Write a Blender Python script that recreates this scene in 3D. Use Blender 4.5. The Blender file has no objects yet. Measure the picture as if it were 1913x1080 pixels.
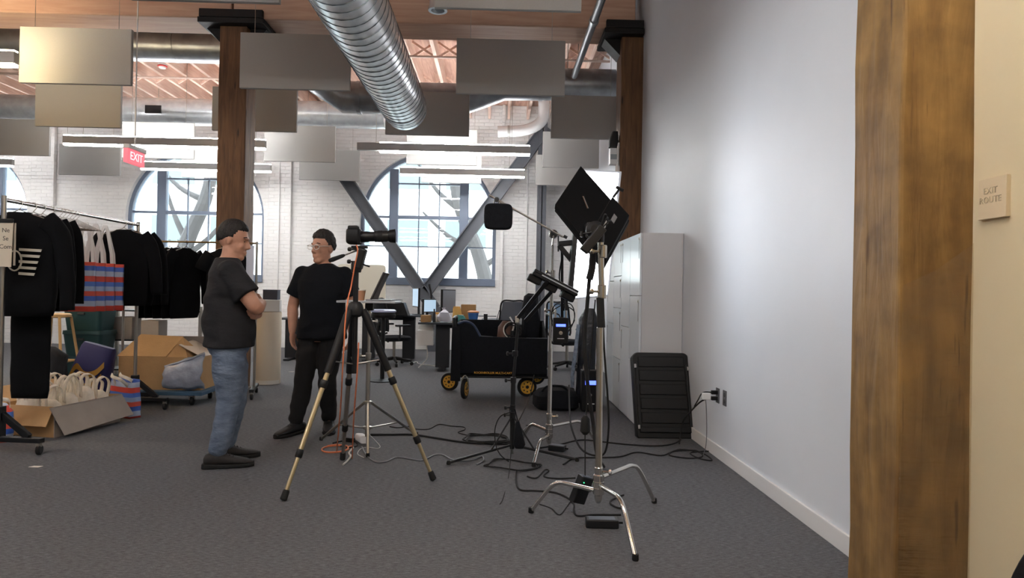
import bpy, bmesh, math, random
from mathutils import Vector, Matrix, noise
random.seed(7)
SC = bpy.context.scene
COL = SC.collection
V = Vector
PI = math.pi

# ---------------------------------------------------------------- camera
FPX, CAM_H = 1240.0, 1.25
VPX, VPY, ROLL = 928.0, 546.0, 0.018
_du, _dv = VPX - 956.5, VPY - 540.0
_u = _du * math.cos(ROLL) + _dv * math.sin(ROLL)
_v = -_du * math.sin(ROLL) + _dv * math.cos(ROLL)
YAW, PITCH = math.atan(-_u / FPX), math.atan(_v / FPX)
FW = V((math.sin(YAW) * math.cos(PITCH), math.cos(YAW) * math.cos(PITCH), math.sin(PITCH)))
R0 = V((math.cos(YAW), -math.sin(YAW), 0))
U0 = R0.cross(FW)
RR = R0 * math.cos(ROLL) + U0 * math.sin(ROLL)
UU = U0 * math.cos(ROLL) - R0 * math.sin(ROLL)
CAMP = V((0, 0, CAM_H))
cam_data = bpy.data.cameras.new('camera')
cam_data.sensor_fit = 'HORIZONTAL'
cam_data.sensor_width = 36.0
cam_data.lens = FPX / 1913.0 * 36.0
cam_data.clip_start = 0.02
cam_data.clip_end = 200
CAM = bpy.data.objects.new('camera', cam_data)
COL.objects.link(CAM)
m4 = Matrix((RR, UU, -FW)).transposed().to_4x4()
m4.translation = CAMP
CAM.matrix_world = m4
SC.camera = CAM

def ray(px, py):
    return FW * FPX + RR * (px - 956.5) - UU * (py - 540.0)
def P(px, py, Y):                       # point at depth Y
    d = ray(px, py); return CAMP + d * (Y / d.y)
def G(px, py, z=0.0):                   # point on the level z
    d = ray(px, py); return CAMP + d * ((z - CAM_H) / d.z)
def XP(px, py, X):                      # point on the plane x = X
    d = ray(px, py); return CAMP + d * (X / d.x)

# ---------------------------------------------------------------- world and exposure
world = bpy.data.worlds.new('sky'); SC.world = world; world.use_nodes = True
bg = world.node_tree.nodes['Background']
bg.inputs[0].default_value = (0.86, 0.93, 1.0, 1)
bg.inputs[1].default_value = 6.0
SC.view_settings.view_transform = 'Standard'
SC.view_settings.look = 'None'
SC.view_settings.gamma = 1.0
SC.view_settings.use_curve_mapping = False
SC.view_settings.exposure = 1.08
SC.cycles.use_denoising = True
SC.cycles.max_bounces = 7
SC.cycles.diffuse_bounces = 4
SC.cycles.sample_clamp_indirect = 6.0
LAMP_STRENGTH = 30.0                    # ceiling lamps

# ---------------------------------------------------------------- helpers
def lin(c):
    return tuple(((x / 255.0) / 12.92 if x / 255.0 <= 0.04045 else ((x / 255.0 + 0.055) / 1.055) ** 2.4) for x in c)
MATS = {}
def mat(name, rgb, rough=0.6, metal=0.0, var=0.0, scale=20.0, bump=0.0, bscale=60.0, stretch=None, rgb2=None, spec=0.5, sheen=0.0, emit=None, estr=0.0):
    if name in MATS: return MATS[name]
    m = bpy.data.materials.new(name); m.use_nodes = True
    nt = m.node_tree; N = nt.nodes; L = nt.links
    b = N['Principled BSDF']
    c = lin(rgb) + (1,)
    b.inputs['Base Color'].default_value = c
    b.inputs['Roughness'].default_value = rough
    b.inputs['Metallic'].default_value = metal
    b.inputs['Specular IOR Level'].default_value = spec
    if sheen: b.inputs['Sheen Weight'].default_value = sheen
    if emit:
        b.inputs['Emission Color'].default_value = lin(emit) + (1,)
        b.inputs['Emission Strength'].default_value = estr
    tc = None
    if var or bump:
        tc = N.new('ShaderNodeTexCoord'); mp = N.new('ShaderNodeMapping')
        if stretch: mp.inputs['Scale'].default_value = stretch
        L.new(tc.outputs['Object'], mp.inputs[0])
    if var:
        n = N.new('ShaderNodeTexNoise'); n.inputs['Scale'].default_value = scale; n.inputs['Detail'].default_value = 5
        L.new(mp.outputs[0], n.inputs['Vector'])
        r = N.new('ShaderNodeValToRGB')
        r.color_ramp.elements[0].position = 0.3; r.color_ramp.elements[1].position = 0.7
        c2 = lin(rgb2) if rgb2 else tuple(x * (1 - var) for x in c[:3])
        r.color_ramp.elements[0].color = tuple(c2) + (1,)
        r.color_ramp.elements[1].color = c
        L.new(n.outputs['Fac'], r.inputs[0]); L.new(r.outputs[0], b.inputs['Base Color'])
    if bump:
        n2 = N.new('ShaderNodeTexNoise'); n2.inputs['Scale'].default_value = bscale; n2.inputs['Detail'].default_value = 4
        L.new(mp.outputs[0], n2.inputs['Vector'])
        bp = N.new('ShaderNodeBump'); bp.inputs['Strength'].default_value = bump; bp.inputs['Distance'].default_value = 0.02
        L.new(n2.outputs['Fac'], bp.inputs['Height']); L.new(bp.outputs[0], b.inputs['Normal'])
    MATS[name] = m
    return m

def link(name, me, m, parent=None, smooth=False, bevel=0.0, world_co=False, sharp=35):
    o = bpy.data.objects.new(name, me); COL.objects.link(o)
    if m is not None: me.materials.append(m) if not me.materials else None
    if smooth:
        me.shade_smooth()
        if smooth != 2: me.set_sharp_from_angle(angle=math.radians(sharp))
    if parent is not None:
        o.parent = parent
        if world_co: o.matrix_parent_inverse = parent.matrix_basis.inverted()
    if bevel:
        md = o.modifiers.new('bevel', 'BEVEL'); md.width = bevel; md.segments = 2; md.limit_method = 'ANGLE'; md.angle_limit = 0.7
    return o

class MB:
    def __init__(s): s.bm = bmesh.new()
    def box(s, c, d, M=None):
        c = V(c); hx, hy, hz = d[0] / 2, d[1] / 2, d[2] / 2
        vs = [s.bm.verts.new((M @ V((x, y, z)) if M is not None else V((x, y, z))) + c) for x in (-hx, hx) for y in (-hy, hy) for z in (-hz, hz)]
        for f in ((0, 1, 3, 2), (4, 6, 7, 5), (0, 4, 5, 1), (2, 3, 7, 6), (0, 2, 6, 4), (1, 5, 7, 3)):
            s.bm.faces.new([vs[i] for i in f])
        return s
    def bx(s, a, b):
        a, b = V(a), V(b); return s.box((a + b) / 2, [abs(b[i] - a[i]) for i in range(3)])
    def bar(s, p0, p1, w, h, up=(0, 0, 1)):
        p0, p1 = V(p0), V(p1); d = (p1 - p0); ln = d.length; d.normalize()
        up = V(up)
        if abs(d.dot(up)) > 0.98: up = V((0, 1, 0))
        x = d.cross(up).normalized(); z = x.cross(d)
        M = Matrix((x, d, z)).transposed()
        return s.box((p0 + p1) / 2, (w, ln, h), M)
    def ring(s, c, x, y, rx, ry, n, ph=0.0, p=2.0):
        out = []
        for i in range(n):
            a = 2 * PI * i / n + ph; ca, sa = math.cos(a), math.sin(a)
            if p != 2.0:
                ca = math.copysign(abs(ca) ** (2 / p), ca); sa = math.copysign(abs(sa) ** (2 / p), sa)
            out.append(s.bm.verts.new(c + x * (rx * ca) + y * (ry * sa)))
        return out
    def skin(s, rings, cap=True):
        for a, b in zip(rings, rings[1:]):
            n = len(a)
            for i in range(n):
                s.bm.faces.new((a[i], a[(i + 1) % n], b[(i + 1) % n], b[i]))
        if cap:
            s.bm.faces.new(list(reversed(rings[0]))); s.bm.faces.new(rings[-1])
        return s
    def tube(s, pts, r, n=10, cap=True):
        pts = [V(p) for p in pts]
        rs = r if isinstance(r, (list, tuple)) else [r] * len(pts)
        rings = []; px = None
        for i, p in enumerate(pts):
            d = (pts[min(i + 1, len(pts) - 1)] - pts[max(i - 1, 0)])
            if d.length < 1e-9: d = V((0, 0, 1))
            d.normalize()
            if px is None:
                t = V((0, 0, 1)) if abs(d.z) < 0.9 else V((1, 0, 0)); px = d.cross(t).normalized()
            else:
                px = (px - d * px.dot(d))
                px = px.normalized() if px.length > 1e-6 else d.orthogonal().normalized()
            y = d.cross(px)
            rings.append(s.ring(p, px, y, rs[i], rs[i], n))
        return s.skin(rings, cap)
    def cyl(s, p0, p1, r, n=14, r1=None): return s.tube([p0, p1], [r, r if r1 is None else r1], n)
    def lathe(s, c, prof, n=20, axis=(0, 0, 1), cap=True):
        c = V(c); ax = V(axis).normalized(); x = ax.orthogonal().normalized(); y = ax.cross(x)
        return s.skin([s.ring(c + ax * h, x, y, max(r, 1e-4), max(r, 1e-4), n) for r, h in prof], cap)
    def loft(s, secs, n=16, p=2.0, cap=True):
        # secs: (centre, xdir, ydir, rx, ry)
        return s.skin([s.ring(V(c), V(x), V(y), rx, ry, n, 0.0, p) for c, x, y, rx, ry in secs], cap)
    def ell(s, c, r, n=16, M=None):
        rings = []; c = V(c); k = max(6, n // 2)
        for j in range(k + 1):
            t = PI * (j / k); t = min(max(t, 0.06), PI - 0.06)
            vs = []
            for i in range(n):
                a = 2 * PI * i / n
                q = V((r[0] * math.sin(t) * math.cos(a), r[1] * math.sin(t) * math.sin(a), -r[2] * math.cos(t)))
                vs.append(s.bm.verts.new(c + (M @ q if M is not None else q)))
            rings.append(vs)
        return s.skin(rings)
    def quad(s, *ps):
        s.bm.faces.new([s.bm.verts.new(V(p)) for p in ps]); return s
    def slab(s, ps, th):
        # polygon ps given a thickness along its own normal
        ps = [V(p) for p in ps]; nrm = (ps[1] - ps[0]).cross(ps[2] - ps[0]).normalized() * th
        a = [s.bm.verts.new(p) for p in ps]; b = [s.bm.verts.new(p + nrm) for p in ps]
        s.bm.faces.new(list(reversed(a))); s.bm.faces.new(b); k = len(ps)
        for i in range(k): s.bm.faces.new((a[i], a[(i + 1) % k], b[(i + 1) % k], b[i]))
        return s
    def strip(s, pts, w, th, side):
        # flat strap following pts; side(i) gives its width direction
        rings = []
        for i, p in enumerate(pts):
            sd = V(side(i) if callable(side) else side).normalized()
            d = (V(pts[min(i + 1, len(pts) - 1)]) - V(pts[max(i - 1, 0)])).normalized()
            nn = d.cross(sd).normalized()
            rings.append([s.bm.verts.new(V(p) + sd * (a * w / 2) + nn * (b * th / 2)) for a, b in ((-1, -1), (1, -1), (1, 1), (-1, 1))])
        return s.skin(rings)
    def mesh(s, name='m'):
        me = bpy.data.meshes.new(name)
        bmesh.ops.recalc_face_normals(s.bm, faces=s.bm.faces)
        s.bm.to_mesh(me); s.bm.free(); return me
    def obj(s, name, m, parent=None, smooth=True, bevel=0.0, w=True):
        return link(name, s.mesh(name), m, parent, smooth, bevel, w)

def catmull(pts, k=6, closed=False):
    pts = [V(p) for p in pts]; out = []; n = len(pts)
    for i in range(n if closed else n - 1):
        if closed: a, b, c, d = pts[i - 1], pts[i], pts[(i + 1) % n], pts[(i + 2) % n]
        else: a, b, c, d = pts[max(i - 1, 0)], pts[i], pts[i + 1], pts[min(i + 2, n - 1)]
        for j in range(k):
            t = j / k
            out.append(0.5 * ((2 * b) + (c - a) * t + (2 * a - 5 * b + 4 * c - d) * t * t + (3 * b - a - 3 * c + d) * t ** 3))
    if not closed: out.append(pts[-1])
    return out

def tag(o, label, cat, group=None):
    o['label'] = label; o['category'] = cat
    if group: o['group'] = group
    return o
def struct(o):
    o['kind'] = 'structure'; return o
def thing(name, label, cat, loc=(0, 0, 0), rz=0.0, group=None):
    o = bpy.data.objects.new(name, None); COL.objects.link(o)
    o.empty_display_size = 0.1; o.location = loc; o.rotation_euler = (0, 0, rz)
    return tag(o, label, cat, group)
def sroot(name, loc=(0, 0, 0)):
    o = bpy.data.objects.new(name, None); COL.objects.link(o); o.location = loc
    return struct(o)
def dup(root, loc, rz, label, group=None, scale=None):
    r = root.copy(); COL.objects.link(r); r.location = loc; r.rotation_euler = (0, 0, rz); r['label'] = label
    if group: r['group'] = group
    if scale: r.scale = scale
    for ch in list(root.children):
        c = ch.copy(); COL.objects.link(c); c.parent = r
        for g in ch.children:
            d = g.copy(); COL.objects.link(d); d.parent = c
    return r
def text_mesh(txt, size, M, ext=0.001, align='CENTER', bold=0.0):
    cu = bpy.data.curves.new('txt', 'FONT'); cu.body = txt; cu.size = size; cu.extrude = ext; cu.align_x = align; cu.align_y = 'CENTER'
    cu.offset = bold; cu.resolution_u = 3
    o = bpy.data.objects.new('txt', cu); COL.objects.link(o)
    dg = bpy.context.evaluated_depsgraph_get()
    me = bpy.data.meshes.new_from_object(o.evaluated_get(dg)); bpy.data.objects.remove(o)
    me.transform(M); return me
def frame_m(origin, x, z):
    # matrix with text x along x and text up along z
    x = V(x).normalized(); z = V(z).normalized(); n = x.cross(z)
    M = Matrix((x, z, n)).transposed().to_4x4(); M.translation = V(origin); return M
def remeshed(mb, voxel, smooth=3, name='body'):
    me = mb.mesh(name); o = bpy.data.objects.new('tmp', me); COL.objects.link(o)
    md = o.modifiers.new('r', 'REMESH'); md.mode = 'VOXEL'; md.voxel_size = voxel; md.use_smooth_shade = True
    if smooth:
        sm = o.modifiers.new('s', 'SMOOTH'); sm.factor = 0.5; sm.iterations = smooth
    dg = bpy.context.evaluated_depsgraph_get()
    out = bpy.data.meshes.new_from_object(o.evaluated_get(dg)); bpy.data.objects.remove(o)
    out.name = name; out.shade_smooth(); return out

# ---------------------------------------------------------------- materials
def carpet_mat():
    m = mat('carpet', (108, 110, 114), 0.8, var=0.3, scale=130, bump=0.5, bscale=260, spec=0.3)
    nt = m.node_tree; N = nt.nodes; L = nt.links; b = N['Principled BSDF']
    old = b.inputs['Base Color'].links[0].from_socket
    tc = [n for n in N if n.type == 'TEX_COORD'][0]
    mp = N.new('ShaderNodeMapping'); mp.inputs['Scale'].default_value = (14, 60, 1); L.new(tc.outputs['Object'], mp.inputs[0])
    n = N.new('ShaderNodeTexNoise'); n.inputs['Scale'].default_value = 2.2; n.inputs['Detail'].default_value = 6; L.new(mp.outputs[0], n.inputs['Vector'])
    r = N.new('ShaderNodeValToRGB'); r.color_ramp.elements[0].position = 0.35; r.color_ramp.elements[1].position = 0.68
    r.color_ramp.elements[0].color = (0.62, 0.62, 0.62, 1); r.color_ramp.elements[1].color = (1.25, 1.22, 1.2, 1)
    L.new(n.outputs['Fac'], r.inputs[0])
    mx = N.new('ShaderNodeMix'); mx.data_type = 'RGBA'; mx.blend_type = 'MULTIPLY'; mx.inputs[0].default_value = 1.0
    L.new(old, mx.inputs[6]); L.new(r.outputs[0], mx.inputs[7]); L.new(mx.outputs[2], b.inputs['Base Color'])
    return m
def brick_mat():
    m = mat('painted_brick', (232, 231, 230), 0.75, var=0.06, scale=3, spec=0.3)
    nt = m.node_tree; N = nt.nodes; L = nt.links; b = N['Principled BSDF']
    tc = [n for n in N if n.type == 'TEX_COORD'][0]
    sx = N.new('ShaderNodeSeparateXYZ'); cx = N.new('ShaderNodeCombineXYZ')
    L.new(tc.outputs['Object'], sx.inputs[0]); L.new(sx.outputs['X'], cx.inputs['X']); L.new(sx.outputs['Z'], cx.inputs['Y'])
    bk = N.new('ShaderNodeTexBrick'); bk.inputs['Scale'].default_value = 1.0; bk.inputs['Mortar Size'].default_value = 0.007
    bk.inputs['Mortar Smooth'].default_value = 0.5; bk.inputs['Brick Width'].default_value = 0.22; bk.inputs['Row Height'].default_value = 0.075
    L.new(cx.outputs[0], bk.inputs['Vector'])
    bp = N.new('ShaderNodeBump'); bp.inputs['Strength'].default_value = 0.7; bp.inputs['Distance'].default_value = 0.012; bp.invert = True
    L.new(bk.outputs['Fac'], bp.inputs['Height']); L.new(bp.outputs[0], b.inputs['Normal'])
    return m
def wood_mat(name, rgb, rgb2, rough=0.6, sc=(9, 9, 1.0), bump=0.4, dark=(40, 24, 12), knots=True, wrap=False):
    m = bpy.data.materials.new(name); m.use_nodes = True
    nt = m.node_tree; N = nt.nodes; L = nt.links; b = N['Principled BSDF']; b.inputs['Roughness'].default_value = rough
    tc = N.new('ShaderNodeTexCoord'); mp = N.new('ShaderNodeMapping'); mp.inputs['Scale'].default_value = sc
    L.new(tc.outputs['Object'], mp.inputs[0])
    n = N.new('ShaderNodeTexNoise'); n.inputs['Scale'].default_value = 2.2; n.inputs['Detail'].default_value = 7; n.inputs['Distortion'].default_value = 0.6
    L.new(mp.outputs[0], n.inputs['Vector'])
    r = N.new('ShaderNodeValToRGB'); r.color_ramp.elements[0].position = 0.32; r.color_ramp.elements[1].position = 0.66
    r.color_ramp.elements[0].color = lin(rgb2) + (1,); r.color_ramp.elements[1].color = lin(rgb) + (1,)
    L.new(n.outputs['Fac'], r.inputs[0]); out = r.outputs[0]
    if knots:
        v = N.new('ShaderNodeTexVoronoi'); v.inputs['Scale'].default_value = 1.0
        mp2 = N.new('ShaderNodeMapping'); mp2.inputs['Scale'].default_value = (sc[0] * 1.3, sc[1] * 1.3, sc[2] * 2.2); L.new(tc.outputs['Object'], mp2.inputs[0])
        L.new(mp2.outputs[0], v.inputs['Vector'])
        r2 = N.new('ShaderNodeValToRGB'); r2.color_ramp.elements[0].position = 0.08; r2.color_ramp.elements[1].position = 0.17
        r2.color_ramp.elements[0].color = (1, 1, 1, 1); r2.color_ramp.elements[1].color = (0, 0, 0, 1)
        L.new(v.outputs['Distance'], r2.inputs[0])
        mx = N.new('ShaderNodeMix'); mx.data_type = 'RGBA'; L.new(r2.outputs[0], mx.inputs[0]); L.new(out, mx.inputs[6]); mx.inputs[7].default_value = lin(dark) + (1,)
        out = mx.outputs[2]
    L.new(out, b.inputs['Base Color'])
    bp = N.new('ShaderNodeBump'); bp.inputs['Strength'].default_value = bump; bp.inputs['Distance'].default_value = 0.02
    L.new(n.outputs['Fac'], bp.inputs['Height']); L.new(bp.outputs[0], b.inputs['Normal'])
    if wrap:
        # dark checks running down the grain
        mp3 = N.new('ShaderNodeMapping'); mp3.inputs['Scale'].default_value = (34, 34, 2.4); L.new(tc.outputs['Object'], mp3.inputs[0])
        n3 = N.new('ShaderNodeTexNoise'); n3.inputs['Scale'].default_value = 1.0; n3.inputs['Detail'].default_value = 3; L.new(mp3.outputs[0], n3.inputs['Vector'])
        r3 = N.new('ShaderNodeValToRGB'); r3.color_ramp.elements[0].position = 0.66; r3.color_ramp.elements[1].position = 0.74
        r3.color_ramp.elements[0].color = (0, 0, 0, 1); r3.color_ramp.elements[1].color = (.75, .75, .75, 1); L.new(n3.outputs['Fac'], r3.inputs[0])
        n4 = N.new('ShaderNodeTexNoise'); n4.inputs['Scale'].default_value = 7.0; n4.inputs['Detail'].default_value = 6; L.new(tc.outputs['Object'], n4.inputs['Vector'])
        r4 = N.new('ShaderNodeValToRGB'); r4.color_ramp.elements[0].position = 0.35; r4.color_ramp.elements[1].position = 0.7
        r4.color_ramp.elements[0].color = (.72, .7, .66, 1); r4.color_ramp.elements[1].color = (1.2, 1.18, 1.14, 1); L.new(n4.outputs['Fac'], r4.inputs[0])
        ml = N.new('ShaderNodeMix'); ml.data_type = 'RGBA'; ml.blend_type = 'MULTIPLY'; ml.inputs[0].default_value = 1.0; L.new(out, ml.inputs[6]); L.new(r4.outputs[0], ml.inputs[7])
        m3 = N.new('ShaderNodeMix'); m3.data_type = 'RGBA'; L.new(r3.outputs[0], m3.inputs[0]); L.new(ml.outputs[2], m3.inputs[6]); m3.inputs[7].default_value = lin(dark) + (1,)
        L.new(m3.outputs[2], b.inputs['Base Color'])
    MATS[name] = m; return m
def glass_mat():
    m = bpy.data.materials.new('window_glass'); m.use_nodes = True; nt = m.node_tree; N = nt.nodes; L = nt.links
    for n in list(N):
        if n.type != 'OUTPUT_MATERIAL': N.remove(n)
    o = [n for n in N if n.type == 'OUTPUT_MATERIAL'][0]
    t = N.new('ShaderNodeBsdfTransparent'); t.inputs[0].default_value = (0.93, 0.97, 0.98, 1)
    g = N.new('ShaderNodeBsdfGlossy'); g.inputs['Roughness'].default_value = 0.02
    f = N.new('ShaderNodeFresnel'); f.inputs[0].default_value = 1.45
    x = N.new('ShaderNodeMixShader'); L.new(f.outputs[0], x.inputs[0]); L.new(t.outputs[0], x.inputs[1]); L.new(g.outputs[0], x.inputs[2]); L.new(x.outputs[0], o.inputs[0])
    return m
def film_mat():
    m = bpy.data.materials.new('stretch_film'); m.use_nodes = True; nt = m.node_tree; N = nt.nodes; L = nt.links
    for n in list(N):
        if n.type != 'OUTPUT_MATERIAL': N.remove(n)
    o = [n for n in N if n.type == 'OUTPUT_MATERIAL'][0]
    t = N.new('ShaderNodeBsdfTransparent'); t.inputs[0].default_value = (.95, .93, .88, 1)
    g = N.new('ShaderNodeBsdfGlossy'); g.inputs['Roughness'].default_value = 0.12
    tc = N.new('ShaderNodeTexCoord'); mp = N.new('ShaderNodeMapping'); mp.inputs['Scale'].default_value = (6, 6, 60); L.new(tc.outputs['Object'], mp.inputs[0])
    n = N.new('ShaderNodeTexNoise'); n.inputs['Scale'].default_value = 1.3; n.inputs['Detail'].default_value = 4; L.new(mp.outputs[0], n.inputs['Vector'])
    bp = N.new('ShaderNodeBump'); bp.inputs['Strength'].default_value = 1.0; bp.inputs['Distance'].default_value = 0.02; L.new(n.outputs['Fac'], bp.inputs['Height']); L.new(bp.outputs[0], g.inputs['Normal'])
    x = N.new('ShaderNodeMixShader'); x.inputs[0].default_value = 0.06; L.new(t.outputs[0], x.inputs[1]); L.new(g.outputs[0], x.inputs[2]); L.new(x.outputs[0], o.inputs[0])
    return m
def lamp_mat(name, rgb, s):
    m = bpy.data.materials.new(name); m.use_nodes = True; b = m.node_tree.nodes['Principled BSDF']
    b.inputs['Base Color'].default_value = lin(rgb) + (1,); b.inputs['Emission Color'].default_value = lin(rgb) + (1,); b.inputs['Emission Strength'].default_value = s
    return m
CARPET = carpet_mat(); BRICK = brick_mat(); GLASS = glass_mat()
PAINT = mat('white_wall_paint', (222, 227, 234), 0.5, var=0.03, scale=2, bump=0.03, bscale=200, spec=0.4)
CREAM = mat('cream_wall_paint', (228, 215, 182), 0.6, var=0.03, scale=2)
TRIMW = mat('white_trim', (228, 228, 228), 0.4)
TIMBER = wood_mat('dark_timber', (118, 84, 54), (84, 56, 35), 0.65, (10, 10, 1.1))
TIMBER_NEAR = wood_mat('wrapped_timber', (152, 120, 70), (124, 94, 52), 0.65, (6, 6, 0.8), 0.6, dark=(70, 44, 22), wrap=True)
BEAMW = wood_mat('painted_beam', (196, 162, 140), (178, 142, 122), 0.65, (0.7, 8, 8), 0.2, knots=False)
JOISTW = wood_mat('joist_wood', (240, 214, 198), (216, 184, 168), 0.7, (10, 0.8, 10), 0.2, knots=False)
DECKW = wood_mat('deck_wood', (206, 170, 152), (172, 136, 120), 0.75, (8, 0.8, 8), 0.2, knots=False)
IRON = mat('black_iron', (22, 21, 23), 0.6, 0.3, bump=0.2)
GALV = mat('galvanised_steel', (236, 241, 245), 0.27, 0.55, var=0.22, scale=9, bump=0.05, bscale=30)
GALVD = mat('dull_galvanised_steel', (166, 170, 175), 0.36, 0.75, var=0.35, scale=5, bump=0.05, bscale=20)
SEAM = mat('duct_seam', (104, 112, 118), 0.35, 1.0)
FELT = mat('grey_felt', (178, 177, 174), 0.95, var=0.06, scale=120, spec=0.1)
FELTE = mat('felt_edge', (205, 203, 199), 0.9)
LAMPH = mat('lamp_housing', (178, 177, 174), 0.45, 0.2)
LAMP = lamp_mat('lamp_diffuser', (252, 252, 252), LAMP_STRENGTH)
STEELG = mat('grey_painted_steel', (88, 91, 98), 0.55, 0.1, var=0.15, scale=6)
FRAMEB = mat('blue_grey_frame', (112, 124, 144), 0.45)
BLACK = mat('black_plastic', (16, 16, 18), 0.5, spec=0.35)
BLACKM = mat('black_metal', (17, 18, 21), 0.45, 0.1)
PANELB = mat('matt_black_panel', (8, 9, 11), 0.65, spec=0.12)
WARMC = mat('warm_chrome', (190, 184, 172), 0.25, 0.95)
BLACKF = mat('black_fabric', (20, 22, 28), 0.9, var=0.25, scale=40, bump=0.25, bscale=35, spec=0.3)
RUBBER = mat('black_rubber', (18, 18, 19), 0.8)
CHROME = mat('chrome', (214, 212, 206), 0.14, 1.0)
SATIN = mat('satin_metal', (176, 172, 164), 0.3, 1.0)
GOLDT = mat('champagne_metal', (206, 190, 152), 0.3, 0.9)
BRASS = mat('brass_rail', (158, 136, 92), 0.3, 0.9)
LOCKERW = mat('glossy_white_locker', (222, 229, 234), 0.16)
LOCKERS = mat('matt_locker_side', (206, 206, 208), 0.55)
CARD = mat('cardboard', (186, 148, 102), 0.85, var=0.12, scale=8, bump=0.1, bscale=50)
CARDG = mat('greyed_cardboard', (160, 150, 142), 0.85, var=0.1, scale=8)
CANVAS = mat('cream_canvas', (238, 229, 214), 0.9, var=0.15, scale=20, bump=0.3, bscale=60)
PAPER = mat('white_paper', (226, 222, 212), 0.7)
SKIN = mat('skin', (196, 146, 122), 0.5, var=0.14, scale=22, spec=0.4)
HAIR = mat('dark_hair', (30, 24, 22), 0.6, var=0.4, scale=60, bump=0.8, bscale=90, stretch=(1, 1, 0.4))
INK = mat('dark_ink', (70, 66, 60), 0.7)
def screen(name, rgb, s): return lamp_mat(name, rgb, s)
# ================================================================ the setting
WX, BY, FY = 1.737, 14.2, -7.0           # right wall, back wall, wall behind the camera
LX = -16.0
CEIL = 5.25
struct(MB().bx((LX - .2, FY - .2, -0.12), (4.0, BY + .5, 0)).obj('floor', CARPET, smooth=False))
ceil = struct(MB().bx((LX - .2, FY - .2, CEIL), (4.0, BY + .5, CEIL + .1)).obj('ceiling', DECKW, smooth=False))
jm = MB().box((0, 0, 0), (0.055, BY - FY, 0.29)).mesh('joist')
k = 0
x = LX + .2
while x < WX - .05:
    j = link('joist', jm, JOISTW, ceil); j.location = (x, (BY + FY) / 2, CEIL - .146); x += 0.41; k += 1
brm = MB().bar((-.17, 0, -.11), (.17, 0, .11), 0.035, 0.02, (0, 1, 0)).mesh('bridging')
for xx in range(0, 26):
    for yy in (10.6, 12.3):
        for sgn in (1, -1):
            o = link('bridging', brm, JOISTW, ceil); o.location = (LX + .2 + .205 + .41 * (17 + xx), yy + .03 * sgn, CEIL - .15); o.scale.x = sgn
# ---- side, rear and near walls
struct(MB().bx((WX, 2.5, 0), (WX + .2, BY, CEIL)).obj('wall_right', PAINT, smooth=False))
struct(MB().bx((WX - .0, FY, 0), (WX + .2, 2.5, CEIL)).obj('wall_right_near', CREAM, smooth=False))
struct(MB().bx((LX - .2, FY, 0), (LX, BY, CEIL)).obj('wall_left', PAINT, smooth=False))
struct(MB().bx((LX, FY - .2, 0), (WX, FY, CEIL)).obj('wall_rear', PAINT, smooth=False))
struct(MB().bx((WX - .016, 2.74, 0), (WX, 7.98, 0.1)).obj('baseboard_right', TRIMW, smooth=False, bevel=.004))
# ---- back wall with arched openings
WC = [-1.49, -6.42, -11.36]; WR = 1.45; WS, WSP = 1.47, 2.74
cu = bpy.data.curves.new('bw', 'CURVE'); cu.dimensions = '2D'; cu.fill_mode = 'BOTH'; cu.extrude = 0.24
def poly(pts):
    s = cu.splines.new('POLY'); s.points.add(len(pts) - 1)
    for p, q in zip(s.points, pts): p.co = (q[0], q[1], 0, 1)
    s.use_cyclic_u = True
poly([(LX, 0), (4.0, 0), (4.0, CEIL), (LX, CEIL)])
def arch(cx, r, n=28, zs=WS):
    return [(cx - r, zs), (cx + r, zs)] + [(cx + r * math.cos(PI * i / n), WSP + r * math.sin(PI * i / n)) for i in range(n + 1)]
for c in WC: poly(arch(c, WR))
o = bpy.data.objects.new('t', cu); COL.objects.link(o)
me = bpy.data.meshes.new_from_object(o.evaluated_get(bpy.context.evaluated_depsgraph_get())); bpy.data.objects.remove(o)
me.transform(Matrix.Translation((0, BY + .24, 0)) @ Matrix.Rotation(PI / 2, 4, 'X'))
me.materials.clear()
wb = struct(link('wall_back', me, BRICK))
for xa, xb in ((-4.86, -4.38), (-9.8, -9.32), (-14.7, -14.2), (0.05, .12)):
    MB().bx((xa, BY - .09, 0), (xb, BY, CEIL)).obj('pilaster', BRICK, wb, smooth=False, bevel=.01)
MB().tube([(-4.62, BY - .11, .05), (-4.62, BY - .11, 4.9)], .012, 8).obj('conduit', TRIMW, wb)
MB().tube([(.62, BY - .02, .05), (.62, BY - .02, 4.9)], .012, 8).obj('conduit', TRIMW, wb)
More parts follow.
